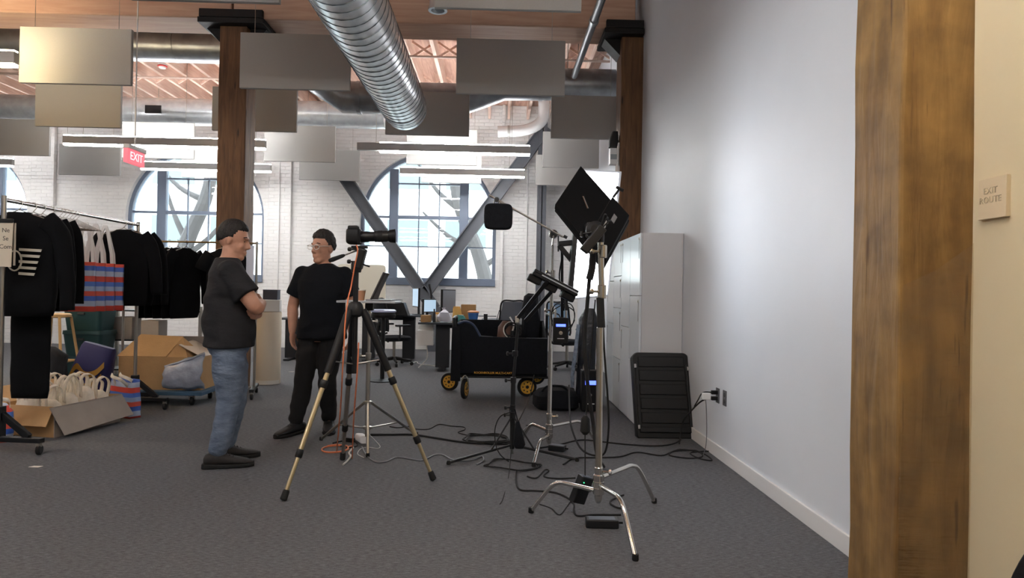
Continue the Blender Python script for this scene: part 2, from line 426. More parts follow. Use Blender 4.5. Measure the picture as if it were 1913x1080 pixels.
# ---- windows
def window(n, cx):
    y = BY + .16
    r = sroot('window_%d' % n, (cx, y, WS))
    mb = MB(); N = 32
    path = [(cx - WR + .03, WS + .05), (cx - WR + .03, WSP)] + [(cx - (WR - .03) * math.cos(PI * i / N), WSP + (WR - .03) * math.sin(PI * i / N)) for i in range(1, N)] + [(cx + WR - .03, WSP), (cx + WR - .03, WS + .05)]
    rings = []
    for i, p in enumerate(path):
        cdir = V((p[0] - cx, 0, max(0, p[1] - WSP))).normalized() if p[1] > WSP else V((math.copysign(1, p[0] - cx), 0, 0))
        c = V((p[0], y, p[1]))
        rings.append([mb.bm.verts.new(c + cdir * a + V((0, b, 0))) for a, b in ((-.045, -.06), (.035, -.06), (.035, .06), (-.045, .06))])
    mb.skin(rings).obj('window_frame', FRAMEB, r, smooth=False)
    MB().bx((cx - WR, y - .2, WS - .1), (cx + WR, y + .07, WS + .06)).obj('window_sill', FRAMEB, r, smooth=False, bevel=.01)
    for sx in (-.755, .755):
        h = WSP + math.sqrt((WR - .05) ** 2 - (abs(sx) + .09) ** 2)
        MB().bx((cx + sx - .095, y - .07, WS + .05), (cx + sx + .095, y + .07, h)).obj('mullion', FRAMEB, r, smooth=False, bevel=.012)
    for z, t in ((2.83, .075), (3.55, .03), (2.2, .025)):
        MB().bx((cx - .67, y - .045, z - t / 2), (cx + .67, y + .045, z + t / 2)).obj('rail', FRAMEB, r, smooth=False)
    for s in (-1, 1):
        for z, t in ((2.83, .045), (2.2, .025)):
            MB().bx((cx + s * .85, y - .04, z - t / 2), (cx + s * 1.38, y + .04, z + t / 2)).obj('rail', FRAMEB, r, smooth=False)
    for sx in (-.22, .22):
        MB().bx((cx + sx - .012, y - .02, WS + .06), (cx + sx + .012, y + .02, 4.12)).obj('muntin', FRAMEB, r, smooth=False)
    # panes
    def pane(xa, xb):
        pts = [V((xa, y + .01, WS + .06)), V((xb, y + .01, WS + .06))]; K = 10
        for i in range(K + 1):
            xx = xb + (xa - xb) * i / K
            pts.append(V((xx, y + .01, WSP + math.sqrt(max(0.0, (WR - .06) ** 2 - (xx - cx) ** 2)))))
        MB().slab(pts, -.006).obj('pane', GLASS, r, smooth=False)
    pane(cx - 1.385, cx - .85); pane(cx - .66, cx + .66); pane(cx + .85, cx + 1.385)
for i, c in enumerate(WC): window(i + 1, c)
# sampling guides for daylight in the openings
for c in WC:
    ld = bpy.data.lights.new('daylight_portal', 'AREA'); ld.shape = 'RECTANGLE'; ld.size = 2.9; ld.size_y = 2.75
    ld.cycles.is_portal = True
    lo = bpy.data.objects.new('daylight_portal', ld); COL.objects.link(lo); lo.location = (c, BY + .5, 2.84); lo.rotation_euler = (-PI / 2, 0, 0)
# ---- timber columns, beams and iron caps
CW = .33
COLS = {'left': -3.39, 'right': 1.47}
CY = 8.05
def column(label, x, y, m, top=4.4, nx=1):
    mb = MB(); N = 14; rings = []
    rnd = random.Random(int(x * 100 + y * 7))
    hx, hy = CW / 2, CW / 2; cx, cy = x + hx, y + hy
    for i in range(N + 1):
        z = top * i / N; rg = []
        for (sx, sy) in ((-1, -1), (0, -1), (1, -1), (1, 0), (1, 1), (0, 1), (-1, 1), (-1, 0)):
            j = .004
            rg.append(mb.bm.verts.new((cx + sx * hx + rnd.uniform(-j, j), cy + sy * hy + rnd.uniform(-j, j), z)))
        rings.append(rg)
    mb.skin(rings)
    o = mb.obj('timber_column', m, smooth=False, bevel=.012)
    return struct(o)
column('left', COLS['left'], CY, TIMBER); column('right', COLS['right'], CY, TIMBER)
column('far left', COLS['left'] - 4.86, CY, TIMBER)
np_ = column('near', 1.47, 2.39, TIMBER_NEAR)
MB().slab([(1.475, 2.383, 0.02), (1.735, 2.381, 0.02), (1.735, 2.381, 1.46), (1.6, 2.382, 1.36), (1.475, 2.383, 1.3)], .002).obj('plastic_wrap', film_mat(), np_, smooth=False)
BZ0, BZ1 = 4.47, 4.95
xs = [LX, COLS['left'] - 4.86 + CW / 2, COLS['left'] + CW / 2, COLS['right'] + CW / 2, WX + .15]
for (y0, y1) in ((CY - .05, CY + .48), (2.28, 2.85)):
    for a, b in zip(xs, xs[1:]):
        if b - a < .3: continue
        struct(MB().bx((a + .012, y0, BZ0), (b - .012, y1, BZ1)).obj('timber_beam', BEAMW, smooth=False, bevel=.015))
def cap(x, y, label):
    cx = x + CW / 2
    t = thing('column_cap', label, 'iron cap', (cx, y, 4.33))
    x1 = min(cx + .39, WX - .01)
    MB().bx((cx - .39, y - .1, 4.40), (x1, y + .53, 4.465)).obj('bearing_plate', IRON, t, smooth=False, bevel=.006)
    MB().bx((cx - .37, y - .11, 4.465), (x1 - .01, y - .055, 4.56)).obj('side_plate', IRON, t, smooth=False, bevel=.006)
    for s in (-1, 1):
        if cx + s * .3 > WX: continue
        MB().slab([(cx + s * CW / 2, y + .1, 4.40), (cx + s * .36, y + .1, 4.40), (cx + s * CW / 2, y + .1, 4.2)], .25 if s > 0 else -.25).obj('bracket', IRON, t, smooth=False)
    return t
cap(COLS['left'], CY, 'black iron cap on the timber column behind the two men')
cap(COLS['right'], CY, 'black iron cap on the timber column against the white wall')
# ---- steel bracing in front of the middle window
def ibeam(name, p0, p1, d, wdt, parent=None):
    p0, p1 = V(p0), V(p1); ax = (p1 - p0).normalized(); yv = V((0, 1, 0)); sd = ax.cross(yv).normalized()
    mb = MB()
    mb.bar(p0, p1, .02, wdt - .02, sd)  # web lies across the view
    mb2 = MB()
    M = Matrix((sd, ax, yv)).transposed(); c = (p0 + p1) / 2; ln = (p1 - p0).length
    mb.bm.free(); mb = MB()
    mb.box(c, (d, ln, .03), M)
    mb.box(c + sd * (d / 2 - .012), (.024, ln, wdt), M); mb.box(c - sd * (d / 2 - .012), (.024, ln, wdt), M)
    mb2.bm.free()
    return mb
ya = BY - .35
a0, a1 = P(650, 340, ya), P(812, 578, ya); dirv = (a1 - a0).normalized()
a0 = a0 - dirv * 1.5
b0, b1 = P(1003, 262, ya), P(796, 545, ya); dirb = (b1 - b0).normalized(); b0 = b0 - dirb * .35
t = struct(sroot('trim_brace', (a1.x, ya, 0)))
ibeam('b', a0, a1, .25, .2).obj('brace', STEELG, t, smooth=False)
ibeam('b', b0, b1 - dirb * .02, .25, .2).obj('brace', STEELG, t, smooth=False)
MB().bx((a1.x - .13, ya - .1, 0), (a1.x + .13, ya + .1, a1.z + .05)).obj('brace_pedestal', STEELG, t, smooth=False)
sc0 = P(1010.5, 450, BY - .3)
mb = MB(); mb.bx((sc0.x - .09, BY - .4, 0), (sc0.x + .09, BY - .38, 4.94)); mb.bx((sc0.x - .09, BY - .22, 0), (sc0.x + .09, BY - .2, 4.94)); mb.bx((sc0.x - .01, BY - .4, 0), (sc0.x + .01, BY - .2, 4.94))
struct(mb.obj('trim_steel_column', STEELG, smooth=False))
# ---- wall outlets
for i, (px, py, lab) in enumerate(((1341.5, 739, 'dark outlet plate on the white wall with plugs in it'), (1354.5, 744, 'dark empty outlet plate beside the plugged one'))):
    p = XP(px, py, WX)
    t = thing('outlet_plate', lab, 'outlet', p)
    MB().bx((WX - .006, p.y - .037, p.z - .058), (WX, p.y + .037, p.z + .058)).obj('plate', mat('outlet_grey', (92, 92, 96), .45), t, smooth=False, bevel=.002)
    for dz in (-.024, .024):
        MB().lathe((WX - .006, p.y, p.z + dz), [(.017, 0), (.016, .003)], 14, (-1, 0, 0)).obj('socket', mat('outlet_dark', (52, 52, 56), .4), t)
OUT = XP(1341.5, 739, WX)
# ---- exit route sign
p = XP(1861, 370, WX)
t = thing('wall_sign', 'small cream tactile sign reading EXIT ROUTE beside wrapped post', 'sign', p)
sh = .066; szh = .072
MB().bx((WX - .016, p.y - sh, p.z - szh), (WX, p.y + sh, p.z + szh)).obj('sign_plate', mat('sign_cream', (226, 210, 180), .55), t, smooth=False, bevel=.002)
SIGNINK = mat('sign_lettering', (186, 172, 144), .6)
for txt, dz in (('EXIT', .026), ('ROUTE', -.006)):
    me = text_mesh(txt, .032, frame_m((WX - .0165, p.y + .006, p.z + dz), (0, -1, 0), (0, 0, 1)), .001)
    link('lettering', me, SIGNINK, t, world_co=True)
# ---- street outside
struct(MB().bx((-60, BY + .6, -.6), (40, 70, -.5)).obj('ground_outside', mat('pavement', (170, 170, 165), .9), smooth=False))
t = thing('neighbour_building', 'pale building with rows of greenish windows seen through the arched panes', 'building', (-6, 31, -.5))
MB().bx((-50, 31, -.5), (34, 36, 13)).obj('facade', mat('pale_render', (232, 230, 224), .8), t, smooth=False)
gl = mat('greenish_glass', (88, 100, 100), .6)
wm = MB().box((0, 0, 0), (1.9, .1, 1.25)).mesh('window'); fm = MB().box((0, 0, 0), (2.1, .14, .12)).mesh('sill')
for zi in range(4):
    for xi in range(22):
        w_ = link('window', wm, gl, t, world_co=True); w_.location = (-42 + xi * 2.7, 30.97, 1.2 + zi * 2.7)
        f_ = link('ledge', fm, TRIMW, t, world_co=True); f_.location = (-42 + xi * 2.7, 30.95, .5 + zi * 2.7)
BARK = mat('bark', (66, 62, 60), .9, var=.3, scale=6)
def tree(x, y, sgn, label, seed):
    rn = random.Random(seed)
    t = thing('street_tree', label, 'tree', (x, y, -.5))
    pts = catmull([(x, y, -.5), (x + .1 * sgn, y, 1.2), (x - .25 * sgn, y + .1, 2.6), (x - .9 * sgn, y, 4.2), (x - 1.1 * sgn, y, 6.5)], 5)
    MB().tube(pts, [.3 - .008 * i for i in range(len(pts))], 10).obj('trunk', BARK, t)
    for q in range(6):
        i = 8 + q * 2; p = pts[min(i, len(pts) - 1)]; a = rn.uniform(-1.2, 1.2) + (PI if q % 2 else 0)
        e = p + V((math.cos(a) * 1.8, rn.uniform(-.4, .4), 1.1 + rn.random()))
        m_ = (p + e) / 2 + V((0, 0, -.2))
        MB().tube(catmull([p, m_, e], 5), [.11 - .008 * z for z in range(11)], 8).obj('branch', BARK, t)
tree(P(905, 480, 21).x, 21, 1, 'bare tree trunk seen through the middle arched window', 3)
tree(P(330, 480, 20).x, 20, -1, 'bare tree trunk seen through the left arched window', 5)
# ================================================================ overhead things
# ---- acoustic panels
GRP = 'hanging acoustic panels'
def panel(x0, x1, y, z0, label, h=.61):
    x1 = min(x1, WX - .03)
    t = thing('acoustic_panel', label, 'acoustic panel', ((x0 + x1) / 2, y, z0), 0, GRP)
    MB().bx((x0, y, z0), (x1, y + .045, z0 + h)).obj('felt_board', FELT, t, smooth=False, bevel=.006)
    for s in (x0 + .15, x1 - .15):
        MB().cyl((s, y + .022, z0 + h - .01), (s, y + .022, CEIL + .01), .003, 6).obj('wire', SATIN, t)
W12 = 1.2
rowA = [(-5.22, 'beige-lit felt panel hanging at top left beside the timber column'), (-2.85, 'grey felt panel hanging just right of the timber column top'), (-.49, 'large grey felt panel right of the spiral duct')]
for x, l in rowA: panel(x, x + W12, 7.3, 3.43, l)
for x, l in ((-.55, 'pale felt panel cut off by the top edge above the beam'), (-3.0, 'felt panel at the very top edge above the left beam')): panel(x, x + W12, 5.4, 3.56, l)
for x, l in ((-6.42, 'darker felt panel directly under the beige-lit one'), (-4.0, 'grey felt panel half hidden behind the timber column'), (-1.6, 'dark grey felt panel behind the end of the spiral duct'), (.72, 'upper felt panel left of the right timber column')): panel(x, x + 1.17, 9.3, 3.43, l)
for x, l in ((-8.75, 'grey felt panel at the left edge above the arched window'), (-6.35, 'felt panel hanging behind the exit sign'), (-3.98, 'grey felt panel with a pale edge right of the column'), (-1.58, 'small-looking felt panel between the two right lamps'), (.74, 'middle felt panel of the three near the steel column')): panel(x, x + 1.2, 11.3, 3.4, l)
for x, l in ((-8.7, 'farthest felt panel before the left windows'), (-6.3, 'pale felt panel above the left arched window'), (-3.98, 'felt panel touching the top of the left steel brace'), (-1.55, 'pale felt panel in front of the middle window arch'), (.74, 'lowest felt panel beside the steel column')): panel(x, x + 1.2, 13.3, 3.42, l)
# ---- linear lamps
def lamp(x0, x1, y, z, label, unlit=0.0, LAMP=LAMP):
    t = thing('linear_lamp', label, 'ceiling lamp', ((x0 + x1) / 2, y, z), 0, 'linear ceiling lamps')
    MB().bx((x0, y - .04, z), (x1, y + .04, z + .12)).obj('housing', LAMPH, t, smooth=False, bevel=.004)
    a = x0 + unlit
    MB().bx((a + .01, y - .037, z - .028), (x1 - .01, y + .037, z - .001)).obj('diffuser', LAMP, t, smooth=False)
    MB().bx((a + .01, y - .03, z + .121), (x1 - .01, y + .03, z + .137)).obj('uplight', LAMP, t, smooth=False)
    for s in (x0 + .3, x1 - .3):
        MB().cyl((s, y, z + .13), (s, y, CEIL + .01), .004, 6).obj('wire', SATIN, t)
zl = 3.49
lamp(-2.28, .5, 10.7, zl, 'long lamp crossing above the middle window, upper of two', .35)
lamp(-1.9, .5, 12.8, zl, 'shorter lamp right across the middle window arch')
lamp(-6.92, -3.74, 10.7, zl, 'long lamp passing behind the timber column, upper of two')
lamp(-6.82, -4.36, 12.8, zl, 'lamp right of the exit sign across the left window')
lamp(-11.6, -9.22, 12.8, zl, 'lamp end at the left edge over the leftmost window')
WARML = lamp_mat('warmer_lamp', (255, 230, 182), 38.0)
lamp(-7.4, -4.92, 6.85, 3.48, 'bright lamp end at the top left corner', 0.0, WARML)
# fill lamps added out of view to light the room
for x, y, l in ((-8.6, 4.4, 'added fill lamp over the left aisle outside the picture'), (-8.6, .6, 'added fill lamp beyond the left edge outside the picture'), (-4.6, 2.2, 'added fill lamp overhead outside the picture'), (-.95, 1.9, 'added fill lamp overhead near the white wall outside the picture'), (-4.6, -2.2, 'added fill lamp behind the viewer outside the picture')):
    lamp(x, x + 2.45, y, 3.6, l, 0.0, LAMP)
lamp(-.3, 1.2, .7, 3.0, 'warm lamp above the viewer near the post outside the picture', 0.0, lamp_mat('warm_lamp', (255, 218, 165), 20.0))
# ---- ducts
t = thing('spiral_duct', 'large shiny spiral duct running overhead towards the windows', 'duct', (-1.29, 5, 3.72))
DX, DZ, DR, DE = -1.285, 3.71, .3, 9.0
MB().lathe((DX, -2.0, DZ), [(DR, 0), (DR, DE + 2 - .22), (DR + .004, DE + 2 - .22), (DR + .004, DE + 2 - .19), (DR - .004, DE + 2 - .185), (DR - .006, DE + 2 - .01), (DR - .03, DE + 2)], 48, (0, 1, 0)).obj('shell', GALV, t)
pitch = .14; yy = -1.9; hp = []
while yy < DE - .23:
    for q in range(24):
        a = 2 * PI * q / 24; hp.append(V((DX + (DR + .002) * math.cos(a), yy + pitch * q / 24, DZ + (DR + .002) * math.sin(a))))
    yy += pitch
MB().tube(hp, .0045, 5).obj('seam', SEAM, t)
for y in (3.4, 6.2, 8.6):
    MB().lathe((DX, y, DZ), [(DR + .006, 0), (DR + .006, .035)], 40, (0, 1, 0)).obj('hanger_band', GALVD, t)
    MB().cyl((DX, y + .017, DZ + DR), (DX, y + .017, CEIL - .01), .006, 6).obj('hanger_rod', SATIN, t)
def duct(name, label, pts, r, m, joints=(), extra=None):
    pts = [V(p) for p in pts]
    t = thing(name, label, 'duct', pts[len(pts) // 2])
    MB().tube(pts, r, 28).obj('shell', m, t, smooth=True)
    for p, d in joints:
        MB().lathe(p, [(r + .008, -.03), (r + .008, .03)], 28, d).obj('joint_band', m, t)
    for i in (1, -2):
        p = pts[i]; MB().cyl(p + V((0, 0, r - .01)), (p.x, p.y, CEIL - .01), .006, 6).obj('hanger_rod', SATIN, t)
    return t
yd = 9.75
A = [P(-260, 77, yd), P(250, 84, yd), P(500, 92, yd), P(560, 108, yd), P(600, 150, yd), P(645, 182, yd), P(760, 184, yd), P(860, 186, yd), P(900, 172, yd), P(940, 158, yd), P(1060, 158, yd), P(1148, 160, yd)]
duct('cross_duct', 'dull round duct zigzagging across under the joists', A, .23, GALVD, [(P(330, 86, yd), (1, 0, 0)), (P(672, 183, yd), (1, 0, 0)), (P(832, 186, yd), (1, 0, 0)), (P(1010, 158, yd), (1, 0, 0))])
yd2 = 12.1
tt = duct('rear_duct', 'silver round duct with a black grille near the back wall', [P(-300, 195, yd2), P(200, 206, yd2), P(450, 212, yd2), P(720, 216, yd2)], .24, GALV, [(P(235, 207, yd2), (1, 0, 0)), (P(480, 212, yd2), (1, 0, 0))])
p = P(299, 211, yd2)
MB().box((p.x, p.y - .235, p.z + .0), (.28, .03, .14)).obj('grille', BLACKM, tt, smooth=False, w=True)
# conduit along the right
p = P(1120, 8, 6.9)
t = thing('conduit_pipe', 'grey steel conduit running under the beam near the white wall', 'pipe', (1.05, 6, 4.3))
MB().tube([(1.04, -2, 4.33), (1.04, 9.35, 4.33)], .045, 14).obj('pipe', mat('conduit_grey', (128, 130, 134), .4, .7), t)
for y in (3.6, 7.4): MB().lathe((1.04, y, 4.33), [(.056, 0), (.056, .08)], 16, (0, 1, 0)).obj('coupling', GALVD, t)
MB().cyl((1.04, 8.9, 4.36), (1.04, 8.9, CEIL - .02), .006, 6).obj('hanger_rod', SATIN, t)
# flex outlet below the pale panel
p = P(818, 14, 5.9)
t = thing('duct_collar', 'small round metal duct outlet at the top edge', 'duct collar', p)
MB().lathe(p, [(.075, .3), (.075, 0), (.085, -.005), (.085, -.03), (.06, -.03), (.06, .0)], 20, (0, 0, 1)).obj('collar', GALV, t)
MB().cyl(p + V((0, 0, .28)), (p.x, p.y, CEIL - .02), .06, 14).obj('riser', GALVD, t)
# sprinkler pipes under the joists
for y, z, l in ((11.6, 4.86, 'thin pipe crossing under the joists, farther one'), (10.3, 4.88, 'thin pipe crossing under the joists, nearer one')):
    t = tag(MB().tube([(-9, y, z), (1.7, y, z)], .02, 8).obj('sprinkler_pipe', mat('pipe_pink', (206, 184, 172), .5), smooth=True), l, 'pipe')
# smoke alarm
p = P(303, 145, 11.2); p.z = CEIL - .29
t = thing('alarm', 'small red and white alarm under the joists at left', 'alarm', p)
MB().lathe(p, [(.07, 0), (.07, -.03), (.05, -.07)], 18).obj('alarm_base', TRIMW, t)
MB().lathe(p, [(.075, -.028), (.078, -.04), (.06, -.05)], 18).obj('alarm_ring', mat('alarm_red', (206, 60, 58), .4), t)
# exit sign
t = thing('exit_sign', 'hanging red EXIT sign with white top in front of left window', 'sign', (-3.98, 7.45, 2.57))
ex, y0, y1, z0, z1 = -4.02, 7.24, 7.58, 2.585, 2.735
MB().bx((ex - .03, y0, z0), (ex + .02, y1, z1)).obj('face', lamp_mat('exit_red', (236, 104, 116), .55), t, smooth=False, bevel=.004)
MB().bx((ex - .035, y0 - .004, z1), (ex + .035, y1 + .004, z1 + .045)).obj('housing', TRIMW, t, smooth=False, bevel=.004)
link('lettering', text_mesh('EXIT', .125, frame_m((ex + .021, (y0 + y1) / 2, (z0 + z1) / 2), (0, 1, 0), (0, 0, 1)), .001), lamp_mat('exit_white', (250, 190, 196), .9), t, world_co=True)
MB().cyl((ex, 7.41, z1 + .04), (ex, 7.41, CEIL - .29), .007, 8).obj('stem', TRIMW, t)
# small devices on right column
p = P(1145, 262, 8.1)
t = thing('wall_speaker', 'small black speaker on the side of the right timber column', 'speaker', p)
MB().loft([(p + V((0, .0, -.09)), (1, 0, 0), (0, 1, 0), .05, .06), (p + V((.01, 0, .02)), (1, 0, 0), (0, 1, 0), .055, .06), (p + V((.02, 0, .1)), (1, 0, 0), (0, 1, 0), .035, .05)], 12, 4).obj('cabinet', BLACK, t)
MB().bar(p + V((.02, .03, 0)), p + V((.07, .06, 0)), .03, .03).obj('bracket', BLACK, t, smooth=False)
p = P(1145, 293, 8.15)
t = thing('junction_box', 'pale junction box below the small black speaker', 'junction box', p)
MB().box(p, (.085, .1, .2)).obj('box_body', TRIMW, t, smooth=False, bevel=.005)
MB().box(p + V((0, -.052, -.01)), (.08, .01, .06)).obj('box_cover', mat('cover_grey', (150, 156, 160), .5), t, smooth=False)

# pale elbow duct by the back wall
t = thing('elbow_duct', 'pale curved duct elbow left of the upper right panels', 'duct', P(1000, 240, 13.05))
MB().tube(catmull([P(930, 246, 13.05), P(975, 244, 13.05), P(1000, 236, 13.05), P(1014, 222, 13.05), P(1016, 200, 13.05), P(1016, 190, 13.05)], 6), .11, 16).obj('shell', TRIMW, t)
MB().lathe(P(950, 246, 13.05), [(.12, -.02), (.12, .02)], 16, (1, 0, 0)).obj('joint_band', LAMPH, t)
MB().cyl(P(1016, 195, 13.05), (P(1016, 195, 13.05).x, 13.05, CEIL), .11, 16).obj('riser', TRIMW, t)
# ================================================================ film gear
def leg_bent(H, F, zh, r=.0125, lift=.012):
    d = V((F.x - H.x, F.y - H.y, 0))
    pts = [V((H.x, H.y, zh)) + d * .06, V((H.x, H.y, zh + lift)) + d * .42, V((H.x, H.y, zh + lift)) + d * .58, V((H.x, H.y, zh * .86)) + d * .72, V((F.x, F.y, .012))]
    return catmull(pts, 6)
def cstand(label, base, zh, feet, top, segs, r=.017):
    t = thing('c_stand', label, 'light stand', (base.x, base.y, 0))
    for i, F in enumerate(feet):
        z = zh + (i - 1) * .035
        lg = MB().tube(leg_bent(base, F, z), .0125, 12).obj('leg', CHROME, t)
        MB().lathe((F.x, F.y, 0), [(.014, 0), (.016, .004), (.015, .03)], 12).obj('foot_cap', RUBBER, lg)
        MB().lathe((base.x, base.y, z - .022), [(.024, 0), (.03, .006), (.03, .038), (.024, .044)], 18).obj('leg_collar', CHROME, t)
    MB().lathe((base.x, base.y, zh - .1), [(.012, 0), (.02, .02), (.022, .05), (.022, .17), (.02, .2)], 16).obj('hub', CHROME, t)
    z0 = zh
    for (z1, rr, m) in segs:
        MB().cyl((base.x, base.y, z0), (base.x + (top.x - base.x) * ((z1 - zh) / (top.z - zh)), base.y, z1), rr, 18).obj('pole_section', m, t); z0 = z1
    return t
def collar(t, p, r, h, m=CHROME, knob=(1, 0, 0)):
    c = MB().lathe((p[0], p[1], p[2] - h / 2), [(r, 0), (r + .003, .004), (r + .003, h - .004), (r, h)], 18).obj('clamp_collar', m, t)
    k = V(knob).normalized()
    MB().tube([V(p) + k * r, V(p) + k * (r + .035)], .007, 8).lathe(V(p) + k * (r + .03), [(.006, 0), (.016, .004), (.016, .016), (.006, .02)], 10, k).obj('knob', m, c)
# ---- near stand
H1 = V((.572, 3.6, 0))
zh1 = P(1125, 905, 3.6).z
top1 = P(1122, 446, 3.6)
z610, z555 = P(1122, 612, 3.6).z, P(1122, 556, 3.6).z
t = cstand('near chrome light stand with bent legs in front of the others', H1, zh1, [G(992, 958), G(1187, 1047), G(1222, 940)], top1, [(z610, .0185, WARMC), (z555, .021, RUBBER), (top1.z, .0165, WARMC)])
collar(t, (H1.x, H1.y, P(1122, 545, 3.6).z), .021, .075, WARMC, (-1, -.3, 0))
collar(t, (H1.x, H1.y, P(1122, 470, 3.6).z), .021, .07, WARMC, (-1, -.3, 0))
collar(t, (H1.x, H1.y, zh1 + .07), .02, .05, CHROME, (1, -.2, 0))
# ---- black square light seen from behind
t = thing('square_light', 'black square studio light seen from behind on the near stand', 'studio light', top1)
cT, cL, cR = P(1085, 309, 4.26), P(1037, 381, 4.02), P(1176, 411, 3.96)
ex, ey = (cR - cT), (cL - cT); en = ex.cross(ey).normalized()
if en.y > 0: en = -en                      # towards the viewer
def lp(a, b, c=0.0): return cT + ex * a + ey * b + en * c
def slab_l(a0, a1, b0, b1, c0, c1):
    mb = MB()
    lo = [mb.bm.verts.new(lp(a, b, c0)) for a, b in ((a0, b0), (a1, b0), (a1, b1), (a0, b1))]; hi = [mb.bm.verts.new(lp(a, b, c1)) for a, b in ((a0, b0), (a1, b0), (a1, b1), (a0, b1))]
    return mb.skin([lo, hi])
slab_l(0, 1, 0, 1, -.045, 0).obj('back_panel', PANELB, t, smooth=False, bevel=.006)
slab_l(.01, .99, .01, .99, -.06, -.045).obj('diffusion_rim', BLACKF, t, smooth=False)
slab_l(.66, .99, .04, .96, .0, .05).obj('driver_box', PANELB, t, smooth=False, bevel=.006)
slab_l(.63, .66, .04, .96, -.002, .006).obj('hinge_strip', IRON, t, smooth=False)
slab_l(.80, .86, .28, .42, .05, .054).obj('switch_plate', mat('mid_grey', (110, 110, 112), .5), t, smooth=False)
slab_l(.74, .8, .5, .74, .05, .053).obj('rating_label', mat('label_grey', (150, 150, 148), .5), t, smooth=False)
mb = MB(); q0 = lp(.66, -.02, .02); mb.tube([q0, q0 + V((.035, -.01, .05))], .008, 8); mb.tube([q0 + V((.015, -.01, .062)), q0 + V((.06, -.01, .04))], .01, 8); mb.obj('t_handle', BLACK, t)
MB().tube([lp(.28, .48, .0), lp(.3, .5, .03), lp(.45, .6, .035)], .006, 8).obj('lever', CHROME, t)
hub = P(1112, 430, 3.6)
MB().lathe(hub + V((0, .05, 0)), [(.045, 0), (.05, .02), (.05, .06), (.03, .08)], 18, (0, -1, 0)).obj('tilt_hub', BLACKM, t)
MB().bar(hub, top1 + V((0, 0, .03)), .045, .05, (0, 1, 0)).obj('yoke_mount', BLACKM, t, smooth=False, bevel=.005)
MB().bar(P(1090, 470, 3.53), P(1126, 425, 3.53), .05, .05, (0, 1, 0)).obj('yoke_arm', BLACKM, t, smooth=False, bevel=.006)
MB().tube([P(1083, 438, 3.52), P(1105, 434, 3.52)], .005, 8).tube([P(1087, 432, 3.52), P(1086, 443, 3.52)], .008, 8).obj('knob', BLACKM, t)
for i in range(3):
    MB().tube(catmull([hub + V((.02, -.06, .0)), P(1130 + 5 * i, 400 + 6 * i, 3.55), lp(.8, .5 + .1 * i, .06)], 6), .004, 6).obj('wire', RUBBER, t)
MB().tube([top1 + V((0, 0, -.02)), top1 + V((0, 0, .06))], .02, 12).obj('spigot', BLACKM, t)
MB().box(lp(.66, .8, .03), (.09, .1, .09)).obj('tilt_block', BLACKM, t, smooth=False, bevel=.01)
# bundled power lead from that light
t = thing('power_lead', 'thick black power lead hanging from the square light', 'cable', P(1098, 660, 3.66))
MB().tube(catmull([P(1108, 472, 3.66), P(1106, 500, 3.68), P(1101, 522, 3.68)], 5), [.02] * 11, 10).obj('connector_sleeve', RUBBER, t)
MB().tube(catmull([P(1101, 522, 3.68), P(1097, 570, 3.7), P(1092, 640, 3.72), P(1098, 720, 3.74), P(1108, 790, 3.76), P(1116, 850, 3.8), G(1128, 872, .012)], 8), .011, 8).obj('lead', RUBBER, t)
# ---- second stand with boom
H2 = V((.43, 5.2, 0)); zh2 = P(1030, 805, 5.2).z; top2 = P(1033, 440, 5.2)
t = cstand('chrome light stand with a slanting boom arm beside the cart', H2, zh2, [G(997, 872), G(972, 829), G(1117, 833)], top2, [(P(1030, 650, 5.2).z, .0175, CHROME), (P(1030, 520, 5.2).z, .0145, CHROME), (top2.z, .012, CHROME)])
collar(t, (H2.x, H2.y, P(1030, 778, 5.2).z), .02, .05, CHROME, (1, 0, 0))
collar(t, (H2.x + .01, H2.y, P(1030, 580, 5.2).z), .018, .06, CHROME, (-1, -.3, 0))
collar(t, (H2.x + .01, H2.y, P(1031, 512, 5.2).z), .016, .06, CHROME, (-1, -.3, .3))
hd = P(1034, 438, 5.2)
MB().lathe(hd, [(.03, -.03), (.036, -.02), (.036, .02), (.03, .03)], 18, (0, 1, 0)).obj('grip_head', CHROME, t)
MB().tube([hd + V((0, -.02, 0)), hd + V((-.01, -.05, -.09))], .007, 8).obj('grip_lever', CHROME, t)
b0, b1 = P(913, 364, 5.15), P(1052, 443, 5.15)
MB().tube([b0, b1], .0075, 10).obj('boom_arm', SATIN, t)
MB().tube([P(1043, 441, 5.15), P(1043, 470, 5.15)], .006, 8).lathe(P(1053, 441, 5.15), [(.012, 0), (.012, .03)], 10, (1, 0, -.5)).obj('boom_tail', BLACKM, t)
t = thing('light_flag', 'small black pouch-like light hanging from the boom arm end', 'studio light', P(931, 384, 5.15))
c = P(931, 405, 5.06)
MB().loft([(c + V((0, -.05, 0)), (1, 0, 0), (0, 0, 1), .098, .088), (c + V((0, -.035, 0)), (1, 0, 0), (0, 0, 1), .108, .098), (c + V((0, .035, 0)), (1, 0, 0), (0, 0, 1), .108, .098), (c + V((0, .05, 0)), (1, 0, 0), (0, 0, 1), .09, .08)], 28, 5).obj('body', BLACKF, t)
for dx in (-.04, .04): MB().tube([c + V((dx, 0, .09)), P(927, 374, 5.15) + V((dx * .3, 0, 0))], .005, 6).obj('hanger_arm', SATIN, t)
MB().lathe(P(928, 373, 5.15), [(.018, -.02), (.018, .02)], 12, (0, 1, 0)).obj('clamp', BLACKM, t)
